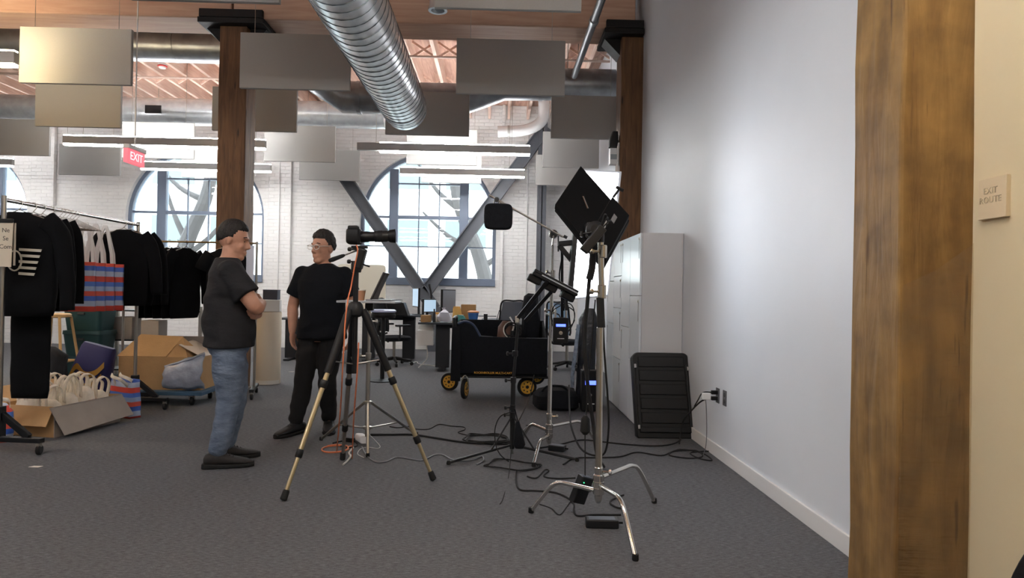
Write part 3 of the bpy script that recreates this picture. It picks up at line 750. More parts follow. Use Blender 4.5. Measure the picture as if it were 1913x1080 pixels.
# ---- bright white panel light
t = thing('panel_light', 'tall glowing white panel light leaning behind the square light', 'studio light', P(1095, 560, 5.0))
q = [P(1064, 560, 4.95), P(1137, 553, 5.1), P(1162, 320, 5.2), P(1085, 316, 5.05)]
ctr = sum(q, V()) / 4
nrm = (q[1] - q[0]).cross(q[3] - q[0]).normalized()
if nrm.y > 0: nrm = -nrm
def inset(k): return [ctr + (p - ctr) * k for p in q]
mb = MB(); lo = [mb.bm.verts.new(p - nrm * .05) for p in q]; hi = [mb.bm.verts.new(p) for p in q]; mb.skin([lo, hi]).obj('housing', mat('pale_frame', (200, 202, 208), .5), t, smooth=False, bevel=.006)
pi_ = [q[0] + (q[1] - q[0]) * .06 + (q[3] - q[0]) * .015, q[1] - (q[1] - q[0]) * .06 + (q[2] - q[1]) * .015, q[2] - (q[2] - q[3]) * .08 - (q[2] - q[1]) * .02, q[3] + (q[2] - q[3]) * .06 - (q[3] - q[0]) * .02]
mb = MB(); lo = [mb.bm.verts.new(p + nrm * .001) for p in pi_]; hi = [mb.bm.verts.new(p + nrm * .005) for p in pi_]; mb.skin([lo, hi]).obj('diffuser', lamp_mat('panel_white', (244, 248, 255), 5.5), t, smooth=False)
mb = MB(); e0, e1 = P(1076, 420, 4.98), P(1064, 560, 4.92); mb.bar(e0, e1, .035, .06, (0, 1, 0)).obj('side_rail', BLACKM, t, smooth=False)
mb = MB(); mb.bar(P(1043, 456, 5.0), P(1074, 453, 5.0), .04, .04, (0, 1, 0)); mb.bar(P(1044, 458, 5.0), P(1068, 487, 5.0), .035, .04, (0, 1, 0)); mb.bar(P(1065, 484, 5.0), P(1076, 440, 5.0), .03, .04, (0, 1, 0)); mb.obj('yoke', BLACKM, t, smooth=False, bevel=.004)
MB().bar(P(1050, 462, 5.06), P(1050, 640, 5.12), .02, .02).obj('yoke_stem', BLACKM, t, smooth=False)
MB().bar(P(1050, 640, 5.12), P(1031, 640, 5.2), .02, .02).obj('stand_clamp', BLACKM, t, smooth=False)
MB().tube(catmull([P(1050, 480, 5.06), P(1045, 520, 5.02), P(1054, 560, 5.03), P(1053, 580, 5.07)], 6), .006, 6).obj('strap', BLACKF, t)
# ---- black stand with edge-on light bar
H3 = V((P(958, 760, 5.15).x, 5.15, 0)); top3 = P(968, 602, 5.15)
t = thing('light_stand', 'thin black light stand standing in front of the cart', 'light stand', (H3.x, H3.y, 0))
zc = P(958, 850, 4.95).z
for F in (G(838, 868), G(1078, 862), G(985, 800)):
    lg = MB().tube([V((H3.x, H3.y, zc + .03)), V((F.x, F.y, .014))], .01, 10).obj('leg', BLACKM, t)
    MB().lathe((F.x, F.y, 0), [(.014, 0), (.017, .01), (.012, .028)], 10).obj('foot_cap', RUBBER, lg)
    mid = V((H3.x, H3.y, .3)); e = V((H3.x, H3.y, zc + .03)).lerp(V((F.x, F.y, .014)), .35)
    MB().tube([mid, e], .007, 8).obj('brace', BLACKM, t)
MB().tube([(H3.x, H3.y, zc), (H3.x, H3.y, P(958, 720, 4.95).z)], .019, 14).obj('pole_section', BLACKM, t)
MB().tube([(H3.x, H3.y, P(958, 725, 4.95).z), (top3.x, H3.y, top3.z)], .011, 12).obj('pole_section', BLACKM, t)
MB().cyl((H3.x, H3.y, .004), (H3.x, H3.y, .12), .012, 12).obj('foot_spike', SATIN, t)
for yy in (665, 717, 770): collar(t, (H3.x + .01 * (yy < 700), H3.y, P(958, yy, 4.95).z), .02, .045, BLACKM, (-1, -.3, 0))
collar(t, (H3.x, H3.y, .3), .021, .05, BLACKM, (-1, 0, 0))
t = thing('bar_light', 'flat black light bar tilted on two arms above the cart', 'studio light', top3)
a, b = P(994, 510, 4.76), P(1076, 552, 4.76); d = (b - a).normalized(); up = V((0, 1, 0)).cross(d).normalized()
if up.z < 0: up = -up
M = Matrix((d, V((0, 1, 0)), up)).transposed(); c = (a + b) / 2; ln = (b - a).length
MB().box(c, (ln, .21, .022), M).obj('led_tray', BLACKM, t, smooth=False, bevel=.005)
MB().box(c + up * .024, (ln * .98, .19, .02), M).obj('top_rim', BLACKM, t, smooth=False, bevel=.003)
MB().box(c + up * .014 + V((0, -.106, 0)) + d * .03, (ln * .8, .006, .008), M).obj('diffuser_edge', mat('pale_edge', (200, 204, 210), .4), t, smooth=False)
for dx in (-.4, -.05, .35): MB().box(c + d * (ln * dx) - up * .035, (.1, .16, .05), M).obj('heat_sink', BLACK, t, smooth=False, bevel=.008)
MB().bar(P(1025, 523, 4.66), P(968, 594, 4.9), .03, .035, (0, 1, 0)).obj('yoke_arm', BLACKM, t, smooth=False, bevel=.004)
MB().bar(P(1040, 534, 4.84), P(981, 600, 5.0), .028, .03, (0, 1, 0)).obj('yoke_arm', BLACKM, t, smooth=False, bevel=.004)
MB().bar(P(966, 597, 4.88), P(971, 601, 5.16), .03, .05).obj('yoke_base', SATIN, t, smooth=False, bevel=.004)
MB().bar(P(1058, 548, 4.76), P(1058, 580, 4.76), .02, .02).obj('drop_pin', BLACKM, t, smooth=False)
# black bag hung on that stand
t = thing('sand_bag', 'small black weight pouch hanging on the thin black stand', 'bag', P(966, 835, 4.85))
c = P(968, 812, 4.86)
MB().loft([(c + V((.01, 0, -.1)), (1, 0, 0), (0, 1, 0), .03, .02), (c + V((.01, 0, -.07)), (1, 0, 0), (0, 1, 0), .045, .035), (c + V((0, 0, .02)), (1, 0, 0), (0, 1, 0), .03, .03), (c + V((-.005, 0, .1)), (1, 0, 0), (0, 1, 0), .012, .012)], 12, 3).obj('pouch', BLACKF, t)
MB().tube([c + V((-.005, 0, .1)), P(962, 765, 4.9)], .005, 6).obj('strap', BLACKF, t)
# ---- camera tripod
TC = V((-.93, 4.38, 0)); AP = P(664, 578, 4.38)
t = thing('camera_tripod', 'black and champagne camera tripod in front of the man in black', 'tripod', (TC.x, TC.y, 0))
MB().lathe(AP + V((0, 0, -.05)), [(.03, 0), (.05, .015), (.055, .05), (.045, .085), (.03, .1)], 18).obj('spider', BLACKM, t)
for F, k1, k2 in ((G(530, 936), .36, .78), (G(809, 898), .36, .77), (G(640, 860), .4, .78)):
    s = AP + (V((F.x, F.y, AP.z)) - AP).normalized() * .05
    f = V((F.x, F.y, .015)); p1 = s.lerp(f, k1); p2 = s.lerp(f, k2)
    back = F.y > 4.7
    lg = MB().tube([s, s.lerp(f, .04), p1], [.02, .027, .024], 14).obj('leg', BLACK, t)
    MB().cyl(p1 - (f - s).normalized() * .02, p2, .0155, 14).obj('middle_tube', SATIN if back else GOLDT, lg)
    MB().cyl(p2, f, .0125, 14).obj('lower_tube', SATIN if back else GOLDT, lg)
    ax = (f - s).normalized()
    for pp, rr in ((s.lerp(f, k1 + .06), .024), (p2, .022)):
        MB().lathe(pp - ax * .025, [(rr - .003, 0), (rr, .005), (rr, .045), (rr - .003, .05)], 14, ax).obj('leg_lock', BLACK, lg)
    MB().lathe(f - ax * .05, [(.016, 0), (.02, .01), (.021, .055), (.014, .06)], 14, ax).obj('rubber_foot', RUBBER, lg)
MB().cyl(AP + V((0, 0, -.42)), AP + V((0, 0, .28)), .017, 14).obj('centre_column', BLACKM, t)
hd = P(668, 492, 4.38)
MB().lathe(V((AP.x, AP.y, hd.z - .06)), [(.03, 0), (.034, .01), (.034, .06), (.025, .075)], 16).obj('pan_base', BLACKM, t)
MB().box(hd + V((.02, 0, .03)), (.05, .07, .14), Matrix.Rotation(.25, 3, 'Y')).obj('tilt_head', BLACKM, t, smooth=False, bevel=.012)
MB().box(P(672, 462, 4.38), (.1, .06, .016)).obj('quick_plate', BLACKM, t, smooth=False, bevel=.003)
h0, h1, h2 = P(668, 468, 4.34), P(643, 477, 4.2), P(616, 487, 4.1)
hh = MB().tube([h0, h1], .005, 8).obj('pan_handle', SATIN, t)
MB().tube([h1, h1.lerp(h2, .15), h1.lerp(h2, .8), h2], [.008, .012, .015, .012], 12).obj('handle_grip', RUBBER, hh)
for px, py in ((661, 466), (660, 489)): MB().lathe(P(px, py, 4.36), [(.006, -.02), (.006, .015), (.014, .018), (.014, .034), (.008, .04)], 10, (-1, -.3, 0)).obj('knob', BLACK, t)
MB().tube([P(678, 494, 4.36), P(690, 498, 4.34)], .006, 8).obj('brake_lever', BLACK, t)
# braces to centre column
for F in (G(530, 936), G(809, 898), G(640, 860)):
    s = AP.lerp(V((F.x, F.y, .02)), .3)
    MB().tube([AP + V((0, 0, -.36)), s], .005, 6).obj('spreader', SATIN, t)
# ---- camera
t = thing('photo_camera', 'black camera with a long lens pointing right on the tripod', 'camera', P(672, 458, 4.38))
bc = P(663, 442, 4.38)
MB().loft([(bc + V((-.045, 0, 0)), (0, 1, 0), (0, 0, 1), .06, .045), (bc + V((-.035, 0, 0)), (0, 1, 0), (0, 0, 1), .068, .052), (bc + V((.03, 0, 0)), (0, 1, 0), (0, 0, 1), .068, .052), (bc + V((.042, 0, 0)), (0, 1, 0), (0, 0, 1), .058, .044)], 24, 5).obj('body', BLACK, t)
MB().box(bc + V((-.01, 0, .056)), (.07, .05, .03)).obj('viewfinder', BLACK, t, smooth=False, bevel=.01)
MB().lathe(bc + V((.0, .04, .05)), [(.014, 0), (.014, .018), (.01, .02)], 12).obj('dial', BLACKM, t)
lz = bc + V((.035, 0, -.002))
L_ = P(739, 441, 4.40) - lz; ax = L_.normalized(); LN = L_.length
ln = MB().lathe(lz, [(.034, 0), (.036, .01), (.036, .05), (.033, .055), (.033, .09), (.037, .095), (.037, LN * .75), (.034, LN * .77), (.034, LN * .82)], 24, ax).obj('lens', BLACKM, t)
MB().lathe(lz + ax * (LN * .8), [(.036, 0), (.042, .012), (.046, LN * .2), (.041, LN * .2), (.034, .01)], 24, ax).obj('lens_hood', BLACK, ln)
MB().lathe(lz + ax * (LN * .5), [(.0385, 0), (.0385, .03)], 24, ax).obj('zoom_ring', RUBBER, ln)
# ---- orange tether cable
ORANGE = mat('orange_cable', (226, 128, 84), .5)
t = thing('tether_cable', 'orange tether cable hanging from the camera and coiled on the carpet', 'cable', G(625, 842))
pts = [P(666, 458, 4.30), P(668, 470, 4.28), P(662, 500, 4.27), P(656, 535, 4.27), P(650, 560, 4.2), P(645, 600, 4.19), P(643, 640, 4.18), P(640, 690, 4.19), P(637, 750, 4.4), P(632, 810, 4.72), V(G(629, 846)) + V((0, 0, .006))]
MB().tube(catmull(pts, 8), .0045, 8).obj('cord', ORANGE, t)
MB().tube(catmull([P(670, 640, 4.28), P(667, 700, 4.3), P(661, 780, 4.5), V(G(658, 858)) + V((0, 0, .006))], 8), .0045, 8).obj('cord', ORANGE, t)
cc = G(626, 841); loop = [V((cc.x + .1 * math.cos(a), cc.y + .12 * math.sin(a), .006 + .004 * (a / 6.28))) for a in [i * .35 for i in range(0, 44)]]
MB().tube(loop, .0045, 8).obj('coil', ORANGE, t)
MB().tube(catmull([V(G(640, 838)) + V((0, 0, .006)), V(G(655, 835)) + V((0, 0, .006)), V(G(659, 834)) + V((0, 0, .006))], 6), .0045, 8).obj('cord', ORANGE, t)
# ---- silver stand with tray
H4 = V((P(687, 750, 5.15).x, 5.15, 0)); zt = P(687, 752, 5.15).z
t = thing('tray_stand', 'silver light stand carrying a small pale laptop tray', 'light stand', (H4.x, H4.y, 0))
for F in (G(600, 823), G(778, 814), G(687, 854)):
    f = V((F.x, F.y, .012)); s = V((H4.x, H4.y, zt)) + (V((F.x, F.y, 0)) - V((H4.x, H4.y, 0))).normalized() * .03
    lg = MB().tube([s, f], .0115, 10).obj('leg', SATIN, t)
    MB().lathe((f.x, f.y, 0), [(.013, 0), (.015, .008), (.013, .03)], 10).obj('foot_cap', RUBBER, lg)
    m_ = s.lerp(f, .6); MB().tube([V((H4.x, H4.y, P(687, 800, 5.15).z)), m_], .006, 8).obj('brace', SATIN, t)
for z in (zt, P(687, 799, 5.15).z): MB().lathe((H4.x, H4.y, z - .015), [(.02, 0), (.034, .006), (.034, .024), (.02, .03)], 16).obj('collar', SATIN, t)
zb, zm, zu = .12, P(687, 665, 5.15).z, P(687, 568, 5.15).z
MB().cyl((H4.x, H4.y, zb), (H4.x, H4.y, zm), .0165, 14).obj('pole_section', SATIN, t)
MB().cyl((H4.x, H4.y, zm), (H4.x, H4.y, zu), .0125, 14).obj('pole_section', SATIN, t)
collar(t, (H4.x, H4.y, zm), .02, .05, SATIN, (-1, -.2, 0)); collar(t, (H4.x, H4.y, P(687, 600, 5.15).z), .018, .045, SATIN, (1, -.2, 0))
MB().box((H4.x, H4.y, zu - .02), (.06, .06, .06)).obj('tray_mount', BLACK, t, smooth=False, bevel=.008)
pa, pb = P(638, 561, 5.15), P(745, 562, 5.15)
MB().bx((pa.x, 4.98, zu + .01), (pb.x, 5.3, zu + .026)).obj('tray_top', mat('pale_tray', (190, 196, 204), .3), t, smooth=False, bevel=.004)
# laptop on the tray, lid tilted back, seen from its side
t = thing('open_laptop', 'dark laptop standing open on the small tray', 'laptop', P(705, 560, 5.15))
z0 = zu + .027
MB().bx((P(689, 560, 5.15).x, 5.02, z0), (P(735, 560, 5.15).x, 5.26, z0 + .012)).obj('keyboard_base', mat('laptop_grey', (150, 152, 156), .35, .6), t, smooth=False, bevel=.003)
e0 = [V((P(697, 558, 5.15).x, y, z0 + .012)) for y in (5.02, 5.26)]; e1 = [V((P(721, 510, 5.15).x, y, P(721, 509, 5.15).z)) for y in (5.02, 5.26)]
MB().slab([e0[0], e0[1], e1[1] + V((0, -.0, 0)), e1[0]], .012).obj('lid', mat('laptop_dark', (64, 60, 60), .3, .2), t, smooth=False, bevel=.002)
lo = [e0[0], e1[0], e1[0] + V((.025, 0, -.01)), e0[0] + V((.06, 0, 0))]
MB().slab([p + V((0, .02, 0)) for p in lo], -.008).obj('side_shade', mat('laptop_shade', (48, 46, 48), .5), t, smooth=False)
# ---- adapters and cables on the carpet
def cable(label, pts, r=.005, m=RUBBER, z=None, k=6, cat='cable'):
    q = []
    for p in pts:
        if isinstance(p, V): q.append(p)
        else: q.append(G(p[0], p[1], p[2] if len(p) > 2 else r))
    return tag(MB().tube(catmull(q, k), r, 7).obj('floor_cable', m, smooth=True), label, cat)
GREYC = mat('grey_cable', (108, 110, 116), .45); WHITEC = mat('white_cable', (206, 204, 200), .5)
cable('grey cable snaking from the silver stand to the black stand', [(676, 835), (686, 852), (702, 863), (722, 862), (742, 854), (770, 858), (790, 860), (812, 850), (828, 850), (848, 860), (880, 860), (900, 853), (903, 861), (890, 868)], .005, GREYC)
cable('thin dark cable in a wavy line nearest the cart', [(728, 797), (745, 799), (770, 796), (772, 801), (800, 802), (820, 793), (842, 796), (866, 798), (868, 803), (856, 808), (872, 813)], .0045)
cable('thick black cable running left to right behind the tripod', [(692, 812), (730, 812), (770, 812), (812, 818), (850, 824), (890, 828), (960, 830)], .008)
lp_ = []
for i in range(46):
    a = i * .42; lp_.append((905 + (42 + 7 * math.sin(i * 1.3)) * math.cos(a) + 6 * math.sin(i * .37), 819 + (9 + 3 * math.sin(i * .9)) * math.sin(a), .008 + .003 * (i % 5)))
cable('tangled coil of black cable on the carpet left of the black stand', lp_, .006, k=3)
lp2 = []
for i in range(26):
    a = i * .55; lp2.append((955 + (48 + 9 * math.sin(i * 1.7)) * math.cos(a), 868 + (9 + 4 * math.sin(i * 1.1)) * math.sin(a), .006 + .003 * (i % 4)))
cable('loose loops of black cable under the thin black stand', lp2, .0045, k=4)
cable('black cable running from the second stand towards the black case', [(1000, 838), (1040, 832), (1085, 822), (1130, 826), (1180, 831), (1230, 833), (1258, 829), (1272, 822)], .006)
cable('black cable ending in loops by the baseboard', [(1052, 868), (1075, 856), (1120, 855), (1160, 853), (1190, 845), (1235, 851), (1260, 843), (1300, 842), (1312, 853), (1285, 856), (1250, 850), (1270, 840), (1310, 846), (1330, 860), (1305, 856), (1290, 846), (1325, 843)], .0055)
cable('thin black wire trailing forward from the black stand', [P(952, 760, 4.9), P(955, 830, 4.85), (950, 890), (940, 930), (934, 942)], .003)
cable('black cable curving past the near stand base', [(965, 880), (964, 900), (972, 915), (1000, 917), (1035, 920), (1060, 930), (1072, 942), (1072, 955), (1080, 964), (1110, 962), (1160, 962)], .0055)
cable('thin black wire zigzagging inside the near stand legs', [(1008, 942), (1030, 950), (1045, 962), (1058, 948), (1068, 935), (1072, 946)], .003)
cable('short black cable looping behind the near stand leg', [(1165, 925), (1145, 933), (1140, 940), (1152, 948), (1165, 950)], .0055)
cable('dark cable lying between the two chrome stands', [(985, 890), (1002, 893), (1018, 878), (1025, 880), (1016, 890), (1040, 894), (1075, 893)], .005)
cable('black cable hanging in a long loop behind the near stand', [P(1126, 560, 3.7), P(1128, 640, 3.72), P(1135, 740, 3.75), P(1137, 800, 3.78), P(1130, 845, 3.85), P(1110, 851, 3.9), P(1085, 838, 3.95), P(1068, 800, 4.1), P(1064, 765, 4.3), P(1063, 720, 4.5)], .006, k=8)
cable('black cable looped on the thin black stand', [P(955, 770, 4.9), P(935, 778, 4.88), P(925, 800, 4.86), P(926, 830, 4.85), P(935, 850, 4.82), (950, 862)], .004)
cable('black wire rising from the stand towards the cart', [P(967, 790, 4.88), P(980, 765, 4.9), P(990, 740, 4.95), P(998, 700, 5.0)], .004)
cable('black cord with loops hung on the second stand', [P(1044, 600, 5.12) + V((.09 * math.cos(a), 0, .11 * math.sin(a) + .02 * math.sin(a * 2.3))) + V((.03, -.02, .03)) for a in [i * .5 for i in range(26)]], .004, k=4)
# power bricks
BRICKT = mat('adapter_black', (24, 25, 28), .4)
def adapter(label, px, py, w, d, h, rz, z=0.0, Y=None, tilt=None, m=BRICKT):
    p = G(px, py) if Y is None else P(px, py, Y)
    t = thing('power_adapter', label, 'power adapter', p)
    M = Matrix.Rotation(rz, 3, 'Z') if tilt is None else tilt
    up = M @ V((0, 0, 1))
    c = p + (V((0, 0, h / 2 + .001)) if Y is None else V())
    MB().box(c, (w, d, h), M).obj('case', m, t, smooth=False, bevel=.006)
    MB().box(c + up * (h / 2 + .0005), (w * .8, d * .7, .001), M).obj('rating_label', mat('adapter_label', (70, 78, 92), .3), t, smooth=False)
    MB().cyl(c + M @ V((w / 2 - .002, 0, 0)), c + M @ V((w / 2 + .025, 0, 0)), .006, 8).obj('cord_stub', RUBBER, t)
    return t
adapter('flat black power adapter on carpet under the near stand', 1124, 984, .175, .075, .045, -.05)
adapter('bluish-topped power adapter under the second chrome stand', 1041, 842, .13, .08, .045, -.4)
t = adapter('black power adapter hanging from its cord beside near stand legs', 1086, 914, .085, .05, .155, 0, Y=3.72, tilt=Matrix.Rotation(.35, 3, 'Y') @ Matrix.Rotation(.5, 3, 'Z'))
MB().tube(catmull([P(1093, 892, 3.72), P(1093, 850, 3.76), P(1093, 800, 3.8)], 5), .004, 6).obj('hanging_cord', RUBBER, t)
MB().lathe(P(1093, 812, 3.8), [(.012, 0), (.03, .02), (.026, .09), (.01, .11)], 10).obj('cord_bundle', RUBBER, t)
MB().lathe(P(1091, 902, 3.685), [(.003, 0), (.003, .003)], 8, (0, -1, 0)).obj('status_light', lamp_mat('green_led', (60, 230, 120), 2.0), t)
MB().tube([P(1093, 800, 3.8), P(1100, 700, 3.87), P(1112, 560, 3.84)], .004, 6).obj('hanging_cord', RUBBER, t)
# white adapter near silver stand
p = G(676, 826)
t = thing('power_block', 'white power block with cords under the silver stand', 'power adapter', p)
MB().loft([(p + V((-.03, .05, .032)), (1, 0, 0), (0, 0, 1), .032, .03), (p + V((-.028, .045, .032)), (1, 0, 0), (0, 0, 1), .038, .032), (p + V((.03, -.06, .032)), (1, 0, 0), (0, 0, 1), .038, .032), (p + V((.033, -.065, .032)), (1, 0, 0), (0, 0, 1), .034, .03)], 18, 4).obj('case', TRIMW, t)
MB().box(p + V((-.1, .0, .02)), (.08, .05, .035), Matrix.Rotation(-.5, 3, 'Z')).obj('black_plug', BLACK, t, smooth=False, bevel=.006)
cable('white cord curling forward from the white power block', [(660, 836), (652, 846), (655, 852), (648, 862), (641, 868)], .007, WHITEC)
cable('thin white cord in a small loop right of the power block', [(690, 812), (700, 822), (710, 834), (704, 838), (690, 836), (675, 838), (668, 848), (680, 855)], .003, WHITEC)
cable('black cord knotted beside the white power block', [(622, 828), (640, 824), (660, 824), (668, 832), (655, 836), (640, 834), (630, 830)], .006)
# ================================================================ right side: lockers, case
LXF, LY0, LY1, LZ = 1.33, 6.15, 7.98, 1.83
t = thing('locker_bank', 'glossy white locker bank standing against the white wall', 'lockers', (1.53, 7.0, 0))
MB().bx((LXF + .02, LY0, .0), (WX - .004, LY1, LZ)).obj('carcass', LOCKERS, t, smooth=False, bevel=.003)
MB().bx((LXF + .05, LY0 + .01, -.0), (LXF + .06, LY1, .03)).obj('plinth', TRIMW, t, smooth=False)
SLOT = mat('slot_dark', (60, 64, 70), .4)
splits = [(.0, .62, 1.24, 1.83), (.0, .92, 1.83), (0, .55, 1.1, 1.45, 1.83), (0, .92, 1.4, 1.83)]
dw = (LY1 - LY0) / 4
for c in range(4):
    ya, yb = LY0 + c * dw, LY0 + (c + 1) * dw
    for za, zb in zip(splits[c], splits[c][1:]):
        d = MB().bx((LXF, ya + .003, za + .003 + (.02 if za == 0 else 0)), (LXF + .019, yb - .003, zb - .003)).obj('door', LOCKERW, t, smooth=False, bevel=.002)
        hy = ya + .05 if c % 2 == 0 else yb - .06
        MB().bx((LXF - .0015, hy, zb - .24), (LXF, hy + .01, zb - .06)).obj('handle_slot', SLOT, d, smooth=False)
        MB().lathe((LXF, hy + .005, zb - .05), [(.012, 0), (.012, .006), (.008, .008)], 10, (-1, 0, 0)).obj('lock', SATIN, d)
# tiny dark hook on the locker door
p = XP(1141, 478, LXF - .01)
t = thing('door_hook', 'tiny black hook stuck high on a locker door', 'hook', p)
MB().bx((LXF - .012, p.y - .06, p.z - .012), (LXF - .001, p.y + .06, p.z + .015)).obj('pad', BLACK, t, smooth=False, bevel=.003)
MB().tube([(LXF - .01, p.y + .04, p.z), (LXF - .02, p.y + .04, p.z - .04)], .006, 8).obj('hook_tip', BLACK, t)
# ---- black case leaning on the locker end
t = thing('equipment_case', 'ribbed black plastic case leaning against the locker end', 'case', (1.42, 5.8, 0))
p0 = G(1187, 815); w_, h_, th = .515, .765, .11
base = V((p0.x, 5.76, 0)); ang = math.radians(17)
ux, uz = V((1, 0, 0)), V((-.02, math.sin(ang), math.cos(ang))).normalized(); un = uz.cross(ux).normalized()
if un.y > 0: un = -un
def cp(a, b, c=0): return base + V((0, th * .0, 0)) + ux * a + uz * b + un * c
def rrect(mb, a0, a1, b0, b1, r, c, top_only=True):
    pts = []
    for (cx_, cy_, s0) in ((a1 - r, b1 - r, 0), (a0 + r, b1 - r, PI / 2)):
        for i in range(6): a = s0 + PI / 2 * i / 5; pts.append(cp(cx_ + r * math.cos(a), cy_ + r * math.sin(a), c))
    r2 = r * .35
    for (cx_, cy_, s0) in ((a0 + r2, b0 + r2, PI), (a1 - r2, b0 + r2, 1.5 * PI)):
        for i in range(6): a = s0 + PI / 2 * i / 5; pts.append(cp(cx_ + r2 * math.cos(a), cy_ + r2 * math.sin(a), c))
    return [mb.bm.verts.new(p) for p in pts]
CASEM = mat('case_black', (17, 18, 20), .5, var=.2, scale=12, spec=.35)
mb = MB(); mb.skin([rrect(mb, .012, w_ - .012, .012, h_ - .012, .05, -th), rrect(mb, 0, w_, 0, h_, .055, -th + .012), rrect(mb, 0, w_, 0, h_, .055, -.012), rrect(mb, .008, w_ - .008, .008, h_ - .008, .05, 0)]).obj('shell', CASEM, t)
def ribbox(a0, a1, b0, b1, c0, c1, m, name, bev=.006):
    mb = MB(); lo = [mb.bm.verts.new(cp(a, b, c0)) for a, b in ((a0, b0), (a1, b0), (a1, b1), (a0, b1))]; hi = [mb.bm.verts.new(cp(a, b, c1)) for a, b in ((a0, b0), (a1, b0), (a1, b1), (a0, b1))]
    return mb.skin([lo, hi]).obj(name, m, t, smooth=False, bevel=bev)
for i in range(5):
    b0 = .13 + i * .125
    ribbox(.05, w_ - .05, b0, b0 + .095, -.004, .012, CASEM, 'rib')
ribbox(.03, w_ - .03, .05, .1, -.004, .02, CASEM, 'bottom_ledge')
ribbox(.02, .045, .1, h_ - .1, -.004, .014, CASEM, 'edge_rib'); ribbox(w_ - .045, w_ - .02, .1, h_ - .1, -.004, .014, CASEM, 'edge_rib')
for a, b in ((.012, .62), (w_ - .03, .6), (.012, .08)): ribbox(a, a + .018, b, b + .035, .0, .016, mat('latch_grey', (190, 190, 192), .4), 'latch', .003)
# ---- plugs and cords at the outlet
t = thing('wall_plug', 'black and white plugs with cords in the wall outlet', 'plug', OUT + V((-.02, 0, 0)))
MB().box(OUT + V((-.03, .0, .024)), (.05, .03, .03)).obj('plug_body', BLACK, t, smooth=False, bevel=.005)
MB().box(OUT + V((-.03, .0, -.022)), (.05, .03, .03)).obj('plug_body', BLACK, t, smooth=False, bevel=.005)
MB().box(OUT + V((-.095, .0, -.006)), (.07, .035, .055)).obj('white_tap', TRIMW, t, smooth=False, bevel=.008)
MB().tube(catmull([OUT + V((-.05, 0, .024)), OUT + V((-.12, 0, .02)), OUT + V((-.15, .02, -.04)), OUT + V((-.16, .08, -.1))], 6), .005, 8).obj('cord', RUBBER, t)
MB().tube(catmull([OUT + V((-.05, 0, -.022)), OUT + V((-.12, .03, -.05)), OUT + V((-.16, .2, -.17)), OUT + V((-.17, .36, -.28)), V((WX - .19, OUT.y + .38, .01))], 7), .006, 8).obj('cord', RUBBER, t)
MB().tube(catmull([OUT + V((-.1, -.01, -.03)), OUT + V((-.09, .0, -.12)), OUT + V((-.075, .03, -.28)), OUT + V((-.08, .03, -.4)), V((WX - .1, OUT.y + .03, .006))], 7), .0035, 8).obj('cord', GREYC, t)
# ---- power units with blue displays
BLUE = screen('blue_display', (70, 90, 255), 2.2)
def power_unit(label, c, w, d, h):
    t = thing('power_unit', label, 'power unit', (c.x, c.y, c.z - h / 2))
    MB().box(c, (w, d, h)).obj('case', BLACK, t, smooth=False, bevel=.008)
    MB().box(c + V((0, -d / 2 - .002, h * .2)), (w * .62, .004, h * .1)).obj('display', BLUE, t, smooth=False)
    MB().lathe(c + V((0, -d / 2, -.02 * h / .2)), [(.014, 0), (.014, .006), (.008, .008)], 14, (0, -1, 0)).obj('dial', SATIN, t)
    MB().box(c + V((0, -d / 2 - .001, -h * .32)), (w * .45, .002, h * .025)).obj('lettering', TRIMW, t, smooth=False)
    for s in (-1, 1):
        MB().tube(catmull([c + V((s * w * .35, -d * .3, h / 2)), c + V((s * w * .35, -d * .3, h / 2 + .05)), c + V((s * w * .35, d * .3, h / 2 + .05)), c + V((s * w * .35, d * .3, h / 2))], 5), .006, 8).obj('handle', SATIN, t)
    return t
power_unit('black power unit with blue display hung on the boom stand', P(1047, 617, 4.98), .115, .06, .19)
MB().tube([P(1047, 594, 4.98), P(1044, 588, 5.05), V((H2.x + .02, H2.y - .012, P(1036, 584, 5.2).z))], .005, 6).obj('hanging_strap', BLACKF, bpy.data.objects['power_unit'])
u = G(1101, 768); c = V((u.x, u.y, .225)); power_unit('larger black power unit with blue display on the floor', c, .19, .14, .43)
MB_ = MB
# floor bag and tall wrapped bundle
def blob(secs, n=24, p=2.6, jit=.012, seed=1, name='m'):
    mb = MB(); rn = random.Random(seed); rings = []
    for c, rx, ry in secs:
        c = V(c); ring = []
        for i in range(n):
            a = 2 * PI * i / n; ca, sa = math.cos(a), math.sin(a)
            ca = math.copysign(abs(ca) ** (2 / p), ca); sa = math.copysign(abs(sa) ** (2 / p), sa)
            q = c + V((rx * ca, ry * sa, 0)); nn = noise.noise(q * 9 + V((seed, 0, 0))); q += V((ca, sa, .4)) * (jit * nn * 2)
            ring.append(mb.bm.verts.new(q))
        rings.append(ring)
    mb.skin(rings); return mb
a, b = G(1012, 745), G(1092, 765)
cx, cy = (a.x + b.x) / 2 - .1, 7.2
t = thing('duffel_bag', 'low black duffel bag on the floor beside the cart', 'bag', (cx, cy, 0))
blob([((cx, cy, 0), .2, .15), ((cx, cy, .03), .235, .19), ((cx, cy, .15), .235, .19), ((cx + .01, cy, .21), .2, .15), ((cx + .02, cy, .235), .1, .06)], 28, 3, .02, 4).obj('bag_body', BLACKF, t)
MB().tube(catmull([(cx - .16, cy - .12, .2), (cx - .1, cy - .15, .26), (cx + .05, cy - .15, .26), (cx + .12, cy - .12, .2)], 6), .012, 8).obj('handle', BLACKF, t)
c0 = G(1090, 752)
t = thing('stand_bag', 'tall black bag wrapped in clear plastic behind the near stand', 'bag', (c0.x, 7.62, 0))
x0 = P(1095, 640, 7.62).x
